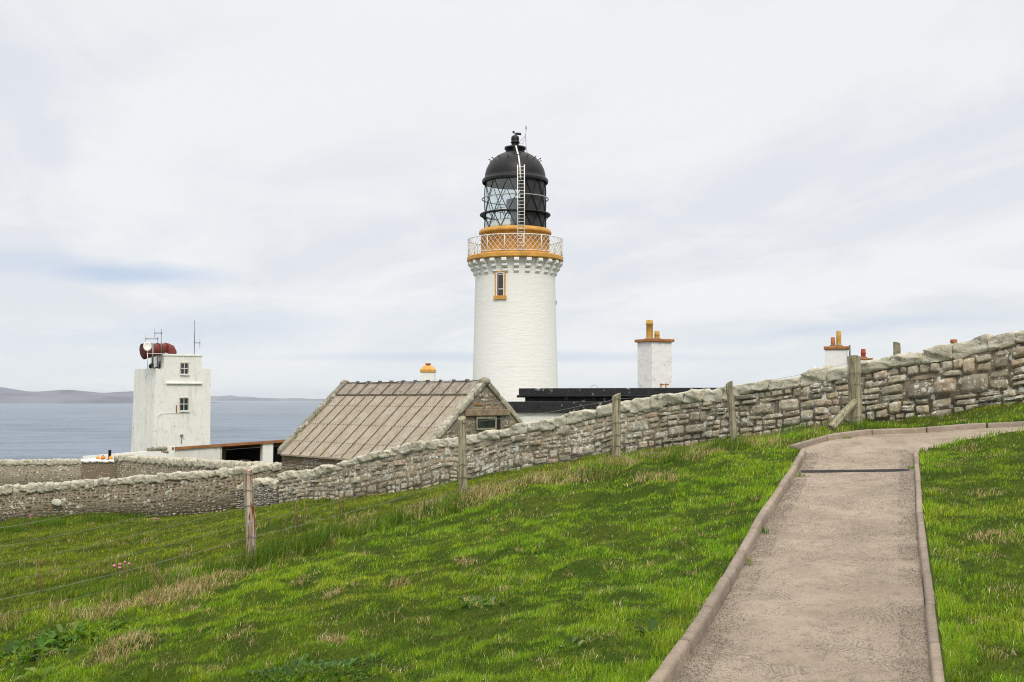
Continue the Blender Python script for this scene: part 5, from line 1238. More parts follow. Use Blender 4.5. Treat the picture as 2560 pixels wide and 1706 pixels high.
# ------------------------------------------------------------------ white yard buildings by the tower
def build_yard():
    Y0, Y1 = 70.5, 75.0; A = PT(435, 1118, Y0); B = PT(760, 1096, Y1); u = (Vector((B.x, B.y, 0)) - Vector((A.x, A.y, 0))); Lw = u.length; u.normalize(); n = Vector((u.y, -u.x, 0))
    zr = lambda s: A.z + (B.z - A.z) * s / Lw
    W = lambda s, d, z: Vector((A.x, A.y, 0)) + u * s - n * d + Vector((0, 0, z))
    def sp(px):
        k = (px - CX) / F; return (k * A.y - A.x) / (u.x - k * u.y)
    base = -6.4
    root = thing('garage_row', 'low white garage row with rusty brown roof edge and dark open bays', 'garage', W(Lw / 2, 2, base))
    o1, o2, o3 = sp(553), sp(659), sp(685); hd = -.17
    def blk(s0, s1, d0, d1, z0, dz, mb): return mb.hexa([W(s0, d0, z0), W(s1, d0, z0), W(s1, d1, z0), W(s0, d1, z0)], [W(s0, d0, zr(s0) + dz), W(s1, d0, zr(s1) + dz), W(s1, d1, zr(s1) + dz), W(s0, d1, zr(s0) + dz)])
    blk(-.6, o1, 0, .3, base, hd, MB()).build('wall', M['yard_white'], root)
    blk(o2, o3, 0, .5, base, hd, MB()).build('pillar', M['white_paint'], root)
    blk(o1 + .01, o1 + .14, .05, .3, base, hd, MB()).build('door_post', M['old_frame'], root)
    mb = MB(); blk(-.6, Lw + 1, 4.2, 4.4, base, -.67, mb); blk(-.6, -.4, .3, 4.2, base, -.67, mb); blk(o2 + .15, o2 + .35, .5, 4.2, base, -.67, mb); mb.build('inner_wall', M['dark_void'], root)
    blk(o1 - .3, Lw + 1, .3, 4.2, base, 0, MB()) ; fl = MB(); fl.hexa([W(o1, .3, base - .1), W(Lw + 1, .3, base - .1), W(Lw + 1, 4.2, base - .1), W(o1, 4.2, base - .1)], [W(o1, .3, base + .3), W(Lw + 1, .3, base + .3), W(Lw + 1, 4.2, base + .3), W(o1, 4.2, base + .3)]); fl.build('floor', M['mortar'], root)
    mb = MB(); mb.hexa([W(-.15, -.12, zr(-.15) - .17), W(Lw + 1, -.12, zr(Lw + 1) - .17), W(Lw + 1, 4.5, zr(Lw + 1) - .67), W(-.15, 4.5, zr(-.15) - .67)], [W(-.15, -.12, zr(-.15)), W(Lw + 1, -.12, zr(Lw + 1)), W(Lw + 1, 4.5, zr(Lw + 1) - .5), W(-.15, 4.5, zr(-.15) - .5)]); mb.build('roof', M['rust_fascia'], root)
    wd = MB(); wd.box(W((o1 + o2) / 2 - .9, 1.6, base + 1.6), (.7, .5, 3.0), .3); wd.build('leaning_sheet', M['brown_board'], root)
    heap = thing('rubbish_heap', 'low red and grey heap inside the dark garage bay', 'heap', W((o1 + o2) / 2 + .4, 1.0, base + .3))
    MB().ball(W((o1 + o2) / 2 + .5, 1.2, -5.0), 1.0, 12, 8, (1.1, .7, .95)).build('tarpaulin', M['seam'], heap); MB().ball(W((o1 + o2) / 2 - .25, .9, -5.0), .62, 12, 8, (1.5, .7, 1.1)).build('red_cover', M['red_clay'], heap)
    # white parapet running left of the garage
    pts = [(207, 1141, 69.4), (290, 1134, 69.6), (345, 1130, 69.9), (418, 1128.5, 70.2)]
    r2 = thing('parapet_wall', 'low whitewashed wall running from the buoys to the garage', 'wall', (XP(310, 69.7), 69.7, -6)); mb = MB()
    for a, b in zip(pts[:-1], pts[1:]):
        p, q = PT(*a), PT(*b); f = lambda v_, z, dy=0: Vector((v_.x, v_.y + dy, z)); mb.hexa([f(p, -6.4), f(q, -6.4), f(q, -6.4, .4), f(p, -6.4, .4)], [f(p, p.z), f(q, q.z), f(q, q.z, .4), f(p, p.z, .4)])
    mb.build('whitewashed_face', M['white_paint'], r2)
    p, q = PT(418, 1117, 70.25), PT(437, 1116, 70.4); mb = MB(); mb.hexa([f(p, -6.4), f(q, -6.4), f(q, -6.4, .5), f(p, -6.4, .5)], [f(p, p.z), f(q, q.z), f(q, q.z, .5), f(p, p.z, .5)]); mb.build('end_pier', M['white_paint'], r2)
    rnd = random.Random(4); mb = MB()
    for k in range(9):
        px = 368 + k * 5.6; pp = PT(px, 1124, 70.1); mb.ball((pp.x, pp.y + .15, pp.z + rnd.uniform(-.02, .05)), .14, 8, 6, (rnd.uniform(.7, 1.1), 1, rnd.uniform(.7, 1.1)))
        mb.ball((pp.x + .05, pp.y + .15, pp.z - .15), .13, 8, 6, (1, 1, .8))
    mb.build('rubble', M['apex'], r2)
    # pier block with white rim
    zt = ZP(1151, 66); a, b = XP(206, 66), XP(292, 66); pier = thing('stone_pier', 'square stone pier with whitewashed rim carrying three buoys', 'pier', ((a + b) / 2, 67.5, -6.2))
    line = [(a, 66.0), (b, 66.0)]
    o = MB().box(((a + b) / 2, 67.55, (zt - .12 - 6.4) / 2), (b - a, 3.0, zt - .12 + 6.4)).build('body', M['stone_far'], pier)
    at = o.data.attributes.new('Col', 'FLOAT_COLOR', 'POINT'); at.data.foreach_set('color', [0.225, 0.18, 0.135, 1.0] * len(o.data.vertices))
    MB().box(((a + b) / 2, 67.55, zt - .12), (b - a - .3, 2.7, .1)).build('top_bed', M['mortar_pale'], pier)
    mb = MB()
    for k in range(14):
        x = a + (b - a) * (k + .5) / 14; mb.ball((x, 66.1, zt - .06 + rnd.uniform(-.03, .03)), .13, 8, 6, (1.0, 1.4, .65 + rnd.uniform(0, .3)))
    for k in range(10):
        y = 66.2 + 2.8 * k / 9
        for x in (a + .1, b - .1): mb.ball((x, y, zt - .05 + rnd.uniform(-.02, .04)), .13, 8, 6, (1.2, 1.4, .7))
    mb.build('white_rim', M['white_paint'], pier)
    for px, py, r, mt, lb in ((244.5, 1140, .115, 'buoy_yellow', 'yellow orange buoy leftmost of three on the stone pier'), (257.5, 1142.5, .135, 'buoy', 'reddish orange buoy between the other two on the pier'), (276.5, 1142, .118, 'buoy_yellow', 'orange buoy resting against the black bollard on the pier')):
        pp = PT(px, py, 67.3); o = thing('buoy', lb, 'buoy', (pp.x, 67.3, zt - .07), 'buoys on the stone pier')
        z = zt - .07 + r; MB().ball((pp.x, 67.3, z), r, 16, 10).build('float', M[mt], o); MB().lathe((pp.x, 67.3, z + r * .9), [(r * .3, 0), (r * .28, .05), (r * .1, .06)], 10).build('neck', M['seam'], o)
    pp = PT(274.5, 1133, 67.8); o = thing('bollard', 'short black post standing upright on the stone pier', 'post', (pp.x, 67.8, zt - .07)); MB().lathe((pp.x, 67.8, 0), [(.09, zt - .07), (.085, ZP(1127, 67.8)), (.10, ZP(1126.5, 67.8)), (.10, ZP(1125.5, 67.8)), (0, ZP(1125.5, 67.8))], 14).build('shaft', M['black_iron'], o)
M['yard_white'] = plain('limewash', (0.70, 0.695, 0.66), .9, var=.08, scale=1.5, dirt=(.45, .43, .37), dirt_amt=.5, dirt_scale=1.6, stretch=(1, 1, .35))
M['brown_board'] = plain('brown_sheet', (0.12, 0.085, 0.055), .9, var=.3)
M['pier_stone'] = plain('pier_stone', (0.225, 0.185, 0.145), .95, var=.35, scale=4, bump=.05, bscale=6, dirt=(.12, .105, .085), dirt_amt=.6, dirt_scale=5)
build_yard()

# ------------------------------------------------------------------ fence
def rough_post(mb, base, h, r, lean, seed, n=10, taper=.92, top_tilt=.03):
    rnd = random.Random(seed); m = 12; vs = []; offs = [1 + rnd.uniform(-.10, .10) for _ in range(n)]; dirs = [rnd.uniform(-1, 1) * .012 for _ in range(m + 1)]
    for j in range(m + 1):
        t = j / m; c = Vector(base) + Vector((lean[0] * t + dirs[j] * .5, lean[1] * t, -.25 + (h + .25) * t)); rr = r * (1 - (1 - taper) * t)
        for k in range(n):
            a = 2 * math.pi * k / n; q = rr * offs[k] * (1 + rnd.uniform(-.025, .025)); z = top_tilt * math.cos(a + seed) if j == m else 0
            vs.append(c + Vector((math.cos(a) * q, math.sin(a) * q, z)))
    b = len(mb.v); mb.add(vs, [(j * n + k, j * n + (k + 1) % n, (j + 1) * n + (k + 1) % n, (j + 1) * n + k) for j in range(m) for k in range(n)], False)
    mb.f.append(tuple(b + m * n + k for k in range(n))); mb.sm.append(False)
    return mb
def build_fence():
    root = thing('wire_fence', 'wire netting fence on weathered wooden posts crossing the slope before the wall', 'fence', (FENCE[2][0], FENCE[2][1], land1(*FENCE[2]) ))
    spec = [(PT(*POSTS[0]).z, 1.12, .060, (-.05, 0), 'post_wood'), (None, (1171, 1403), .062, (-.085, 0), 'post_rust'), (None, (1045, 1250), .058, (-.035, 0), 'post_wood'), (None, (987, 1163), .066, (-.0, 0), 'post_wood'), (None, (957, 1118), .062, (-.11, .02), 'post_wood'), (None, (893, 1066), .112, (-.03, 0), 'post_wood')]
    tops = []; gz = []
    for i, ((x, y), sp_) in enumerate(zip(FENCE, spec)):
        if i == 0: zb, h = land1(x, y), 1.12
        else: zt = ZP(sp_[1][0], y); zb = min(ZP(sp_[1][1], y), land1(x, y)) - .03; h = zt - zb
        o = rough_post(MB(), (x, y, zb), h, sp_[2], sp_[3], i + 3, n=12 if i == 5 else 10).build('post', M[sp_[4]], root, loc=(x, y, zb), bevel=.004)
        if i == 1: o['label'] = 'leaning post streaked with red rust'
        if i == 5: o['label'] = 'thick strainer post with a slanting brace'
        tops.append((x + sp_[3][0], y, zb + h)); gz.append((x, y, zb))
    b0 = Vector((FENCE[5][0] - .02, FENCE[5][1] - .05, ZP(1001, FENCE[5][1]))); b1 = PT(2078, 1072, FENCE[5][1] - .35)
    rough_post  # brace: slanting half-round timber
    MB().tube([b1, b1.lerp(b0, .5) + Vector((0, 0, .01)), b0], [.075, .07, .055], 8, True, False).build('brace', M['post_wood'], root, bevel=.004)
    rnd = random.Random(2); levels = [(1.06, .0024, 'wire'), (.87, .0020, 'wire'), (.69, .0018, 'wire'), (.50, .0018, 'wire'), (.33, .0028, 'wire'), (.17, .0019, 'wire')]
    lv = []
    for hgt, r, nm in levels:
        pts = []
        for i in range(len(gz) - 1):
            a, b = gz[i], gz[i + 1]; fa = (tops[i][0] - a[0]) * hgt / 1.1, (tops[i + 1][0] - b[0]) * hgt / 1.1
            for k in range(12):
                t = k / 12; sag = -.035 * math.sin(math.pi * t) + rnd.uniform(-.006, .006)
                ha = hgt * (tops[i][2] - a[2]) / 1.13; hb = hgt * (tops[i + 1][2] - b[2]) / 1.13
                pts.append((a[0] + fa[0] + (b[0] + fa[1] - a[0] - fa[0]) * t, a[1] - .07 + (b[1] - a[1]) * t, a[2] + ha + (b[2] + hb - a[2] - ha) * t + sag))
        e = gz[-1]; pts.append((e[0], e[1] - .11, e[2] + hgt * (tops[-1][2] - e[2]) / 1.13)); lv.append(pts)
        MB().tube(pts, r, 5, True).build(nm, M['wire'], root)
    for i in range(len(gz) - 1):
        n = 11; net = MB()
        for k in range(1, n):
            t = k / n; idx = i * 12 + t * 12; j = int(idx); f = idx - j
            P = [Vector(l[j]).lerp(Vector(l[min(j + 1, len(l) - 1)]), f) for l in lv[1:]]
            P = [p + Vector((rnd.uniform(-.012, .012), 0, 0)) for p in P]; net.tube(P + [P[-1] - Vector((0, 0, .14))], .0013, 4, False)
        net.build('netting', M['wire'], root)
    for i, (b, t) in enumerate(zip(gz, tops)):
        wr = MB()
        for hgt, _, _ in levels:
            rr = spec[i][2] + .006; z = hgt * (t[2] - b[2]) / 1.13; k = z / (t[2] - b[2])
            if rnd.random() < .35: continue
            wr = MB(); wr.tube([(b[0] + (t[0] - b[0]) * k + math.cos(a) * rr, b[1] + math.sin(a) * rr, b[2] + z + .012 * math.sin(3 * a)) for a in np.linspace(math.pi * .95, math.pi * 2.05, 9)], .0032, 4).build('wire_tie', M['seam'], root)

build_fence()
def far_post():
    x, y = on_line(2243, W1A, W1B); y += .75; x = XP(2244, y)
    r = thing('old_post', 'lichen covered old post rising behind the top of the dry stone wall', 'post', (x, y, land1(x, y)))
    mb = MB(); zt = ZP(857, y); zb = land1(x, y) - .1; w = .135
    rough_post(mb, (x, y, zb + .2), zt - zb - .2, .075, (0, 0), 9, n=8, taper=.95, top_tilt=.02); mb.build('shaft', M['post_lichen'], r, bevel=.01)
M['post_lichen'] = plain('lichened_post', (0.20, 0.185, 0.12), .95, var=.35, scale=12, bump=.02, bscale=30, dirt=(.33, .34, .22), dirt_amt=.7, dirt_scale=9)
far_post()

# ------------------------------------------------------------------ grass
def blade_mesh(name, P, h, w, az, lean, col, mat, parent=None, face=None):
    n = len(P); d = np.stack([np.cos(az), np.sin(az), np.zeros(n)], -1)
    fa = rng.uniform(0, 2 * np.pi, n) if face is None else face
    s = np.stack([np.cos(fa), np.sin(fa), np.zeros(n)], -1) * (w / 2)[:, None]
    up = np.array([0, 0, 1.0])
    ph = np.minimum(lean, 1.9); m1 = ph * .35
    mid = P + d * (np.sin(m1) * h * 0.58)[:, None] + up * (np.cos(m1) * h * 0.58)[:, None]
    tip = mid + d * (np.sin(ph * 1.25) * h * .5)[:, None] + up * (np.cos(ph * 1.25) * h * .5)[:, None]
    v = np.stack([P - s, P + s, mid - s * 0.75, mid + s * 0.75, tip], 1).reshape(-1, 3)
    b = np.arange(n)[:, None, None] * 5; t = np.array([[0, 1, 3], [0, 3, 2], [2, 3, 4]])[None]
    return mesh_np(name, v, (b + t).reshape(-1, 3), None, mat, parent, np.repeat(col, 5, 0))
def walls_mask(x, y):
    """true where turf can grow (in front of the walls)"""
    t = (x - W1A[0]) / (W1B[0] - W1A[0]); yw = W1A[1] + t * (W1B[1] - W1A[1]); ok = np.where(x > W1B[0], y < yw - 0.02, True)
    xs = [XP(p, q) for p, q in ((-420, 41.0), (0, 42.5), (200, 43.3), (400, 44.5), (560, 45.6), (705, 46.6))]; ys = [41.0, 42.5, 43.3, 44.5, 45.6, 46.6]
    return ok & np.where(x <= W1B[0], y < np.interp(x, xs, ys) - .02, True)
def lerp3(a, b, t): return a[None] * (1 - t[:, None]) + b[None] * t[:, None]
def build_grass():
    N = 1350000
    th = rng.uniform(R(-33), R(33), N); p = 0.36; r0, r1 = 4.6, 50.0
    r = (r0 ** p + rng.uniform(0, 1, N) * (r1 ** p - r0 ** p)) ** (1 / p)
    x = np.sin(th) * r; y = np.cos(th) * r
    sd = path_sd(x, y); fb = beyond_fence(x, y)
    ok = (sd > 0.075) & walls_mask(x, y)
    x, y, r, sd, fb = x[ok], y[ok], r[ok], sd[ok], fb[ok]; n = len(x)
    z = land(x, y, sd) - 0.012
    c1 = fbm(x, y, 1.5, 3, 41); c2 = fbm(x, y, 4.5, 2, 52); c3 = fbm(x, y, 0.42, 2, 63); dry = fbm(x, y, 0.95, 3, 77)
    lawn = fb < -0.15; strip = np.abs(fb) < 0.75; field = fb > 0.2
    cf = fbm(x, y, 8.0, 2, 15); tw = fbm(x + 0.35 * y, (y - 0.35 * x) * 2.2, 1.1, 3, 28)
    h = 0.036 + 0.020 * c1 + 0.034 * c2 + 0.022 * cf + rng.uniform(-.012, .022, n)
    h = np.where(field, 0.042 + 0.03 * c1 + 0.02 * c2 + rng.uniform(-.015, .03, n), h)
    h = np.where(strip, h + (0.75 - np.abs(fb)) * 0.10 * rng.uniform(.1, 1, n), h)
    edge = np.clip(1 - (sd - .11) / .25, 0, 1); h = h * (1 + .75 * edge)
    x_w = (x - W1A[0]) / (W1B[0] - W1A[0]); yw = W1A[1] + x_w * (W1B[1] - W1A[1]); nearw = np.clip(1 - (yw - y) / .8, 0, 1) * (x > -7.4)
    h = h + nearw * .06 * rng.uniform(0, 1, n)
    h = np.where(strip, 1.0, 0.90) * np.clip(h, .037, .4) * (1 + 0.012 * (r - 7))
    w = 0.0038 * (r / 7) ** 0.85 * rng.uniform(.7, 1.35, n)
    az = R(20) + rng.normal(0, 1.3, n); lean = np.clip(rng.normal(0.70, .32, n), .05, 1.4)
    bright = np.array([0.190, 0.345, 0.011]); deep = np.array([0.042, 0.105, 0.005]); yel = np.array([0.30, 0.36, 0.02]); olive = np.array([0.150, 0.170, 0.016]); straw = np.array([0.56, 0.46, 0.24]); moss = np.array([0.072, 0.105, 0.010])
    t = np.clip(.60 + 1.1 * c1 + 1.4 * c2 + .9 * cf + .7 * tw + rng.normal(0, .20, n), 0, 1); col = lerp3(deep, bright, t)
    ty = np.clip(.20 + .55 * c3 + .8 * cf + .5 * tw + rng.normal(0, .18, n), 0, 1) * .75; col = col * (1 - ty[:, None]) + yel[None] * ty[:, None]
    ms = np.clip((-.20 - c2 * .8 - tw * .7 + dry * .4) * 3.0, 0, .70) * (rng.uniform(0, 1, n) < .85); col = col * (1 - ms[:, None]) + moss[None] * ms[:, None]
    h = h * (1 - .15 * ms)
    near_dark = np.clip((10.5 - r) / 4.5, 0, 1) * np.clip((2.2 - x) / 2.5, 0, 1) * np.clip(.55 + .9 * c3 + .5 * c1, 0, 1) * .75; col = col * (1 - near_dark[:, None]) + lerp3(np.array([0.035, 0.060, 0.004]), np.array([0.120, 0.190, 0.008]), np.clip(.5 + c2 + .6 * cf, 0, 1)) * near_dark[:, None]  # darker blade colour in patches close to the camera, towards the left
    f2 = fbm(x, y, 0.7, 3, 35); tf = np.clip(field * (.60 + .5 * dry), 0, .92); ol = lerp3(np.array([0.070, 0.085, 0.008]), np.array([0.215, 0.230, 0.020]), np.clip(.5 + 1.1 * f2 + .5 * c2, 0, 1)); col = col * (1 - tf[:, None]) + ol * tf[:, None]
    rt = np.where(x > 3.2 + (y - 9) * .33, np.clip((sd - .1) / 1.5, 0, 1) * .70, 0); col = col * (1 - rt[:, None]) + lerp3(np.array([0.055, 0.075, 0.006]), np.array([0.19, 0.23, 0.016]), np.clip(.5 + 1.2 * c2, 0, 1)) * rt[:, None]
    cl = np.clip((fbm(x, y, 2.3, 2, 90) - .30) * 5, 0, 1) * np.clip(.4 + dry * 2, 0, 1)
    ps = 0.034 + .24 * cl * (~field) - .012 * field + .05 * strip * np.clip(.3 + dry, 0, 1); isd = rng.uniform(0, 1, n) < ps
    col = np.where(isd[:, None], straw[None] * rng.uniform(.5, 1.25, n)[:, None], col); h = np.where(isd, h * rng.uniform(.9, 1.5, n), h); w = np.where(isd, w * .85, w); lean = np.where(isd, lean * 1.5, lean)
    col = np.minimum(col * np.exp(rng.normal(-.03, .32, n))[:, None], .8)
    P = np.stack([x, y, z], -1)
    a = fb <= 0.2
    for nm, msk in (('lawn_grass', a), ('field_grass', ~a)):
        o = blade_mesh(nm, P[msk], h[msk], w[msk], az[msk], lean[msk], col[msk], M['grass'])
        tag(o, {'lawn_grass': 'short bright green turf between the path and the wire fence', 'field_grass': 'longer olive green grass between the wire fence and the stone walls'}[nm], 'grass', None, 'stuff')
def tuft(cx, cy, rad, n, hl, cols, lean=1.0, az0=R(25), spread=1.0, wid=.0042):
    a = rng.uniform(0, 2 * np.pi, n); q = rad * np.sqrt(rng.uniform(0, 1, n)) * np.where(rng.uniform(0, 1, n) < .2, 1.5, 1); x = cx + np.cos(a) * q; y = cy + np.sin(a) * q
    z = land(x, y) - .01; h = rng.uniform(*hl, n); ln = np.clip(rng.normal(lean, .42, n), .1, 1.9); az = az0 + rng.normal(0, spread, n)
    c = np.array(cols)[rng.integers(0, len(cols), n)] * rng.uniform(.6, 1.1, n)[:, None]; k = max(1, (cy / 9)) ** .7
    return np.stack([x, y, z], -1), h, np.full(n, wid * k) * rng.uniform(.7, 1.3, n), az, ln, c
STRAW = [(0.66, 0.53, 0.31), (0.52, 0.38, 0.20), (0.78, 0.66, 0.43), (0.24, 0.16, 0.08), (0.58, 0.40, 0.23), (0.13, 0.20, 0.03), (0.10, 0.16, 0.02)]
GREENT = [(0.075, 0.17, 0.008), (0.13, 0.25, 0.012), (0.05, 0.11, 0.008), (0.19, 0.25, 0.03)]
def build_tufts():
    parts = []; green = []
    # along the fence (photo pixel, radius m, blades, length)
    for px, py, rad, n, hl in [(1298, 1212, .22, 190, (.10, .26)), (1360, 1200, .25, 190, (.10, .24)), (1478, 1188, .35, 300, (.08, .24)), (1420, 1210, .2, 120, (.08, .2)), (1552, 1166, .22, 220, (.12, .32)), (1640, 1192, .25, 200, (.08, .22)), (1762, 1140, .28, 220, (.10, .26)), (1720, 1150, .2, 110, (.08, .22)),
                               (1872, 1098, .30, 230, (.12, .30)), (1930, 1110, .3, 160, (.08, .22)), (2060, 1070, .35, 320, (.14, .36)), (2100, 1085, .25, 120, (.08, .2)), (1225, 1238, .3, 260, (.1, .24)), (1190, 1252, .3, 240, (.08, .22)), (1055, 1284, .32, 280, (.1, .26)), (880, 1300, .25, 140, (.08, .22)),
                               (525, 1458, .34, 330, (.10, .26)), (455, 1484, .32, 360, (.08, .24)), (420, 1492, .25, 200, (.08, .22)), (335, 1518, .33, 330, (.10, .25)), (250, 1536, .26, 220, (.1, .25)), (620, 1432, .2, 120, (.06, .18)), (700, 1402, .25, 140, (.08, .2)),
                               (300, 1622, .22, 420, (.10, .22)), (832, 1490, .09, 80, (.08, .17)), (470, 1530, .09, 50, (.06, .14)), (998, 1468, .08, 80, (.08, .18)), (835, 1612, .10, 100, (.1, .2)), (1165, 1412, .08, 50, (.06, .15)), (1060, 1560, .06, 24, (.06, .14)), (750, 1455, .07, 40, (.06, .14)), (1255, 1480, .06, 34, (.05, .12)), (600, 1590, .10, 60, (.06, .14)),
                               (2420, 1130, .14, 90, (.08, .18)), (2480, 1350, .20, 100, (.08, .2)), (2470, 1394, .10, 60, (.04, .1)), (2530, 1480, .15, 60, (.06, .14)), (2440, 1560, .06, 20, (.06, .16)), (2460, 1240, .14, 60, (.06, .16)), (2500, 1640, .1, 40, (.05, .14)), (120, 1640, .08, 40, (.06, .14)), (90, 1600, .08, 30, (.06, .14))]:
        g = hit(px, py); parts.append(tuft(g.x, g.y, rad * 1.1, int(n * 2.1), (hl[0] * .6, hl[1] * .72), STRAW, 1.25, R(15), 1.5))
    for k in range(60):
        i = random.randrange(1, 5); t_ = random.random(); x = FENCE[i][0] + (FENCE[i + 1][0] - FENCE[i][0]) * t_ if i < 5 else 0; y = FENCE[i][1] + (FENCE[i + 1][1] - FENCE[i][1]) * t_ - random.gauss(.15, .3)
        if k % 3 == 0: x = FENCE[0][0] + (FENCE[1][0] - FENCE[0][0]) * t_; y = FENCE[0][1] + (FENCE[1][1] - FENCE[0][1]) * t_ - random.gauss(.15, .25)
        if path_sd(np.array([x]), np.array([y]))[0] > .25: parts.append(tuft(x, y, random.uniform(.08, .24), random.randint(50, 170), (.06, random.uniform(.12, .22)), STRAW, random.uniform(.7, 1.1), random.uniform(-.6, 1.2), 1.2))
    for k in range(240):
        px = random.uniform(0, 2000); py = random.uniform(1240, 1690); g = hit(px, py)
        if beyond_fence(np.array([g.x]), np.array([g.y]))[0] < 0 and path_sd(np.array([g.x]), np.array([g.y]))[0] > .2:
            parts.append(tuft(g.x, g.y, random.uniform(.03, .09), random.randint(8, 30), (.03, .085), STRAW, 1.2, R(25), 1.7))
    for k in range(90):
        px = random.uniform(0, 1500); py = random.uniform(1290, 1450); g = hit(px, py)
        if beyond_fence(np.array([g.x]), np.array([g.y]))[0] > .3: parts.append(tuft(g.x, g.y, random.uniform(.08, .3), random.randint(12, 50), (.06, .16), STRAW, .9, R(25), 1.4))
    for px, py, rad, n, hl in [(700, 1395, .35, 420, (.12, .34)), (790, 1368, .32, 420, (.12, .34)), (860, 1350, .30, 300, (.10, .28)), (960, 1316, .28, 260, (.1, .28)), (1110, 1270, .3, 240, (.1, .28)), (1500, 1185, .3, 240, (.1, .26)), (1690, 1155, .25, 180, (.1, .26)), (1820, 1125, .3, 260, (.1, .28)), (1980, 1085, .4, 300, (.1, .28)), (2180, 1072, .45, 330, (.06, .16)), (2330, 1048, .5, 330, (.06, .16)),
                               (390, 1478, .35, 330, (.12, .28)), (300, 1490, .35, 320, (.12, .26)), (200, 1510, .3, 260, (.10, .24)), (640, 1412, .3, 280, (.12, .3)), (560, 1430, .25, 200, (.1, .26)), (1560, 1150, .25, 140, (.1, .24)), (470, 1265, .5, 240, (.12, .3)), (430, 1268, .5, 240, (.12, .3)), (380, 1280, .6, 260, (.12, .3)), (250, 1300, .6, 300, (.15, .35)), (120, 1312, .6, 300, (.15, .35)), (20, 1325, .6, 300, (.15, .35)), (330, 1290, .6, 260, (.12, .3)), (540, 1270, .5, 240, (.12, .3))]:
        g = hit(px, py); green.append(tuft(g.x, g.y, rad, int(n * 1.2), hl, GREENT, .6, R(20), 1.0, .0048))
    def hitp(px, py):
        Y = np.arange(5, 25, 0.02); p = PT(px, py, 1.0); z = path_z(p.x * Y, Y); i = np.argmax(p.z * Y < z); return p.x * Y[i], Y[i]
    for px, py, rd in ((1998, 1190, .07), (1908, 1330, .05), (1862, 1408, .06), (2279, 1172, .04), (2120, 1096, .06), (1712, 1600, .03)):
        x, y = hitp(px, py)
        n = 70; a = rng.uniform(0, 6.28, n); q = rd * np.sqrt(rng.uniform(0, 1, n)); xx = x + np.cos(a) * q; yy = y + np.sin(a) * q * 2.5
        green.append((np.stack([xx, yy, path_z(xx, yy) - .005], -1), rng.uniform(.02, .06, n), np.full(n, .006), rng.uniform(0, 6.28, n), rng.uniform(.3, 1, n), np.array(GREENT)[rng.integers(0, 4, n)] * 1.1))
    for nm, L, lb in (('dry_grass', parts, 'bleached straw tufts scattered over the turf and along the fence'), ('rank_grass', green, 'tall green grass tufts growing at the fence and wall foot')):
        o = blade_mesh(nm, *[np.concatenate([p[k] for p in L]) for k in range(6)], M['grass']); tag(o, lb, 'grass', None, 'stuff')
build_grass(); build_tufts()

# ------------------------------------------------------------------ broad-leaved weeds and flowers
def leaf(mb_v, mb_t, mb_c, base, az, L, Wd, rise, droop, col, fold=.25, seg=7):
    d = np.array([math.cos(az), math.sin(az), 0]); s = np.array([-d[1], d[0], 0]); b = len(mb_v)
    for i in range(seg + 1):
        t = i / seg; w = Wd * (math.sin(math.pi * min(1, t * .93 + .07)) ** .8) * (1 + .07 * math.sin(t * 17 + az * 5)); p = np.array(base) + d * L * t * (1 - .15 * t) + np.array([0, 0, rise * L * t - droop * L * t * t])
        for k in (-1, 0, 1): mb_v.append(p + s * w * k / 2 + np.array([0, 0, abs(k) * w * fold])); mb_c.append(np.array(col) * (1.25 if k == 0 else 1))
    for i in range(seg):
        for k in (0, 1): a = b + i * 3 + k; mb_t += [(a, a + 1, a + 4), (a, a + 4, a + 3)]
def plant(name, label, px, py, n, L, Wd, rad, seed, stretch=1.0, cols=((.045, .115, .010), (.075, .165, .014), (.032, .075, .009), (.12, .20, .03)), rise=(.3, .9)):
    r = random.Random(seed); g = hit(px, py); root = thing(name, label, 'plant', g, {'dock_plant': 'dock plants at the lower left', 'weed': 'weeds scattered on the lawn'}.get(name)); v, t, c = [], [], []
    for i in range(n):
        a = r.uniform(0, 6.28); q = rad * math.sqrt(r.random()); x = g.x + math.cos(a) * q * stretch; y = g.y + math.sin(a) * q; z = land1(x, y)
        l = L * r.uniform(.5, 1.15); leaf(v, t, c, (x, y, z), a + r.uniform(-.7, .7), l, Wd * r.uniform(.6, 1.2) * l / L, r.uniform(*rise), r.uniform(.15, .7), np.array(r.choice(cols)) * r.uniform(.8, 1.2))
    o = mesh_np('leaves', v, t, None, M['leaf'], root, np.array(c), smooth=True); return root
plant('dock_plant', 'big broad leaved dock at the lower left corner beside the fence', 60, 1640, 95, .155, .062, .42, 1)
plant('dock_plant', 'clump of broad dock leaves below the straw at lower left', 190, 1588, 95, .14, .056, .36, 2, 1.4)
plant('clover_patch', 'dark low patch of small round leaves at the bottom edge of the lawn', 800, 1690, 300, .05, .034, .34, 3, 1.3, cols=((.05, .12, .02), (.07, .15, .03), (.045, .095, .02)), rise=(.5, 1.2))
plant('weed', 'small broad leaved weed growing beside the lower kerb', 1632, 1592, 8, .15, .055, .07, 4)
plant('weed', 'flat dark leaved weed in the middle of the lawn', 1180, 1512, 16, .13, .055, .16, 5, 1.3, cols=((.05, .12, .03), (.09, .16, .06)), rise=(.1, .6))
plant('weed', 'pale leaved little weed right of the lawn centre', 1425, 1618, 7, .12, .05, .07, 6, cols=((.10, .18, .05), (.16, .24, .10)))
plant('weed', 'yellow green leaved weed at the bottom left of the lawn', 100, 1690, 10, .13, .07, .12, 8, cols=((.10, .20, .03), (.2, .27, .06)))
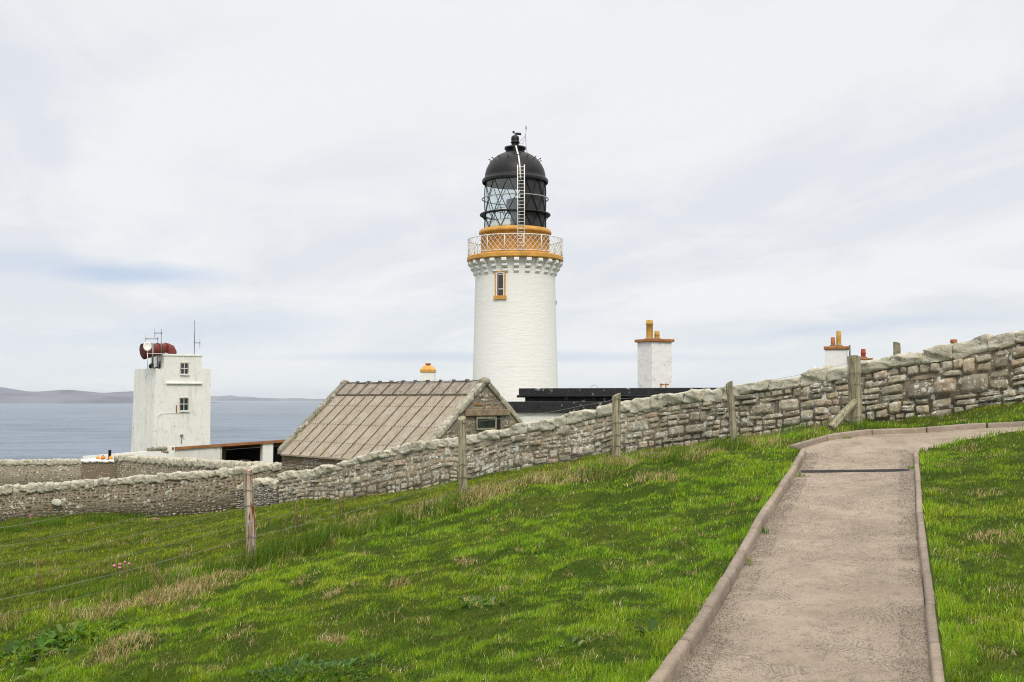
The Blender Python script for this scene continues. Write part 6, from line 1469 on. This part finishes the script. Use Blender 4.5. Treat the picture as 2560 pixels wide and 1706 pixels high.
def thrift(label, px, py, n, seed, h=.22, r_=.03, col='pink'):
    r = random.Random(seed); g = hit(px, py); root = thing('pink_flower', label, 'flower', g, 'pink flowers in the field grass'); st = MB(); hd = MB()
    for i in range(n):
        a = r.uniform(0, 6.28); q = r.uniform(.0, .14); b = Vector((g.x + math.cos(a) * q * .3, g.y + math.sin(a) * q * .3, g.z)); t = Vector((g.x + math.cos(a) * q, g.y + math.sin(a) * q, g.z + h * r.uniform(.7, 1.1)))
        k_ = MB().tube([b, b.lerp(t, .5) + Vector((.01, 0, .01)), t], .004, 5).build('stalk', M['stalk'], root); MB().ball(t, r_ * r.uniform(.7, 1.1), 8, 6, (1, 1, .8)).build('flower_head', M['petal'], k_)
M['petal'] = plain('pink_petals', (0.55, 0.20, 0.30), .8, var=.3, scale=60); M['stalk'] = plain('dry_stalk', (0.20, 0.13, 0.06), .9, var=.3); M['stalk_green'] = plain('green_stalk', (0.12, .17, .05), .9)
thrift('cluster of pink flower heads just beyond the fence at left', 298, 1470, 5, 1, .26, .022)
thrift('pink flowers in the field grass below the brown wall', 392, 1312, 9, 2, .16, .022)
thrift('dark pink flowers at the left foot of the brown wall', 75, 1318, 6, 4, .40, .028)
def stalks(label, px, py, n, seed, h, lean, mat='stalk'):
    r = random.Random(seed); g = hit(px, py); root = thing('dead_stalk', label, 'plant', g, 'dead stalks along the fence')
    for i in range(n):
        b = Vector((g.x + r.uniform(-.06, .06), g.y + r.uniform(-.06, .06), g.z - .02)); t = b + Vector((lean * h + r.uniform(-.12, .12) * h, 0, h * r.uniform(.7, 1.1)))
        MB().tube([b, b.lerp(t, .5) + Vector((r.uniform(-.02, .02), 0, .02)), t], [.007, .006, .003], 5).build('stem', M[mat], root)
stalks('leaning bleached dead stalks at the fence left of the rusty post', 412, 1478, 3, 1, .42, -.45)
stalks('dark upright dead stalks in the field at far left', 96, 1492, 3, 2, .5, -.05)
stalks('brown dead stalks standing before the wall right of the rusty post', 748, 1330, 4, 3, .55, -.05)
stalks('thin brown dead stalks below the outbuilding roof nearest the middle post', 858, 1290, 3, 4, .5, .0)
def lichen_boulder():
    x = XP(148, 43.0); 
    g = (x, 42.93, ZP(1256, 43)); mb = MB().ball(g, .165, 20, 13, (1.15, .25, .75)); mb.v = [Vector(g) + (v_ - Vector(g)) * (1 + .28 * float(vnoise(v_.x * 6, v_.z * 6, 1.0, 5))) for v_ in mb.v]; o = mb.build('white_stone', M['white_stone'], None, loc=g); tag(o, 'single large white stone set in the brown wall at left', 'stone')
M['white_stone'] = plain('white_lichened_stone', (0.55, 0.54, 0.47), .9, var=.2, scale=9, bump=.02, bscale=20)
lichen_boulder()

# ------------------------------------------------------------------ air
def build_haze():
    m = bpy.data.materials.new('haze_air'); m.use_nodes = True; nt = m.node_tree; nt.nodes.clear()
    out = nd(nt, 'ShaderNodeOutputMaterial'); v = nd(nt, 'ShaderNodeVolumePrincipled')
    v.inputs['Color'].default_value = (0.84, 0.90, 1.0, 1); v.inputs['Density'].default_value = HAZE; v.inputs['Anisotropy'].default_value = 0.0
    nt.links.new(v.outputs[0], out.inputs['Volume'])
    b = MB().box((0, 0, 26.5), (65500, 65500, 217.0)); o = b.build('haze', m); o['kind'] = 'stuff'; o['label'] = 'thin pale sea haze over the water and far land'; o['category'] = 'haze'
HAZE = 2.4e-5
build_haze()
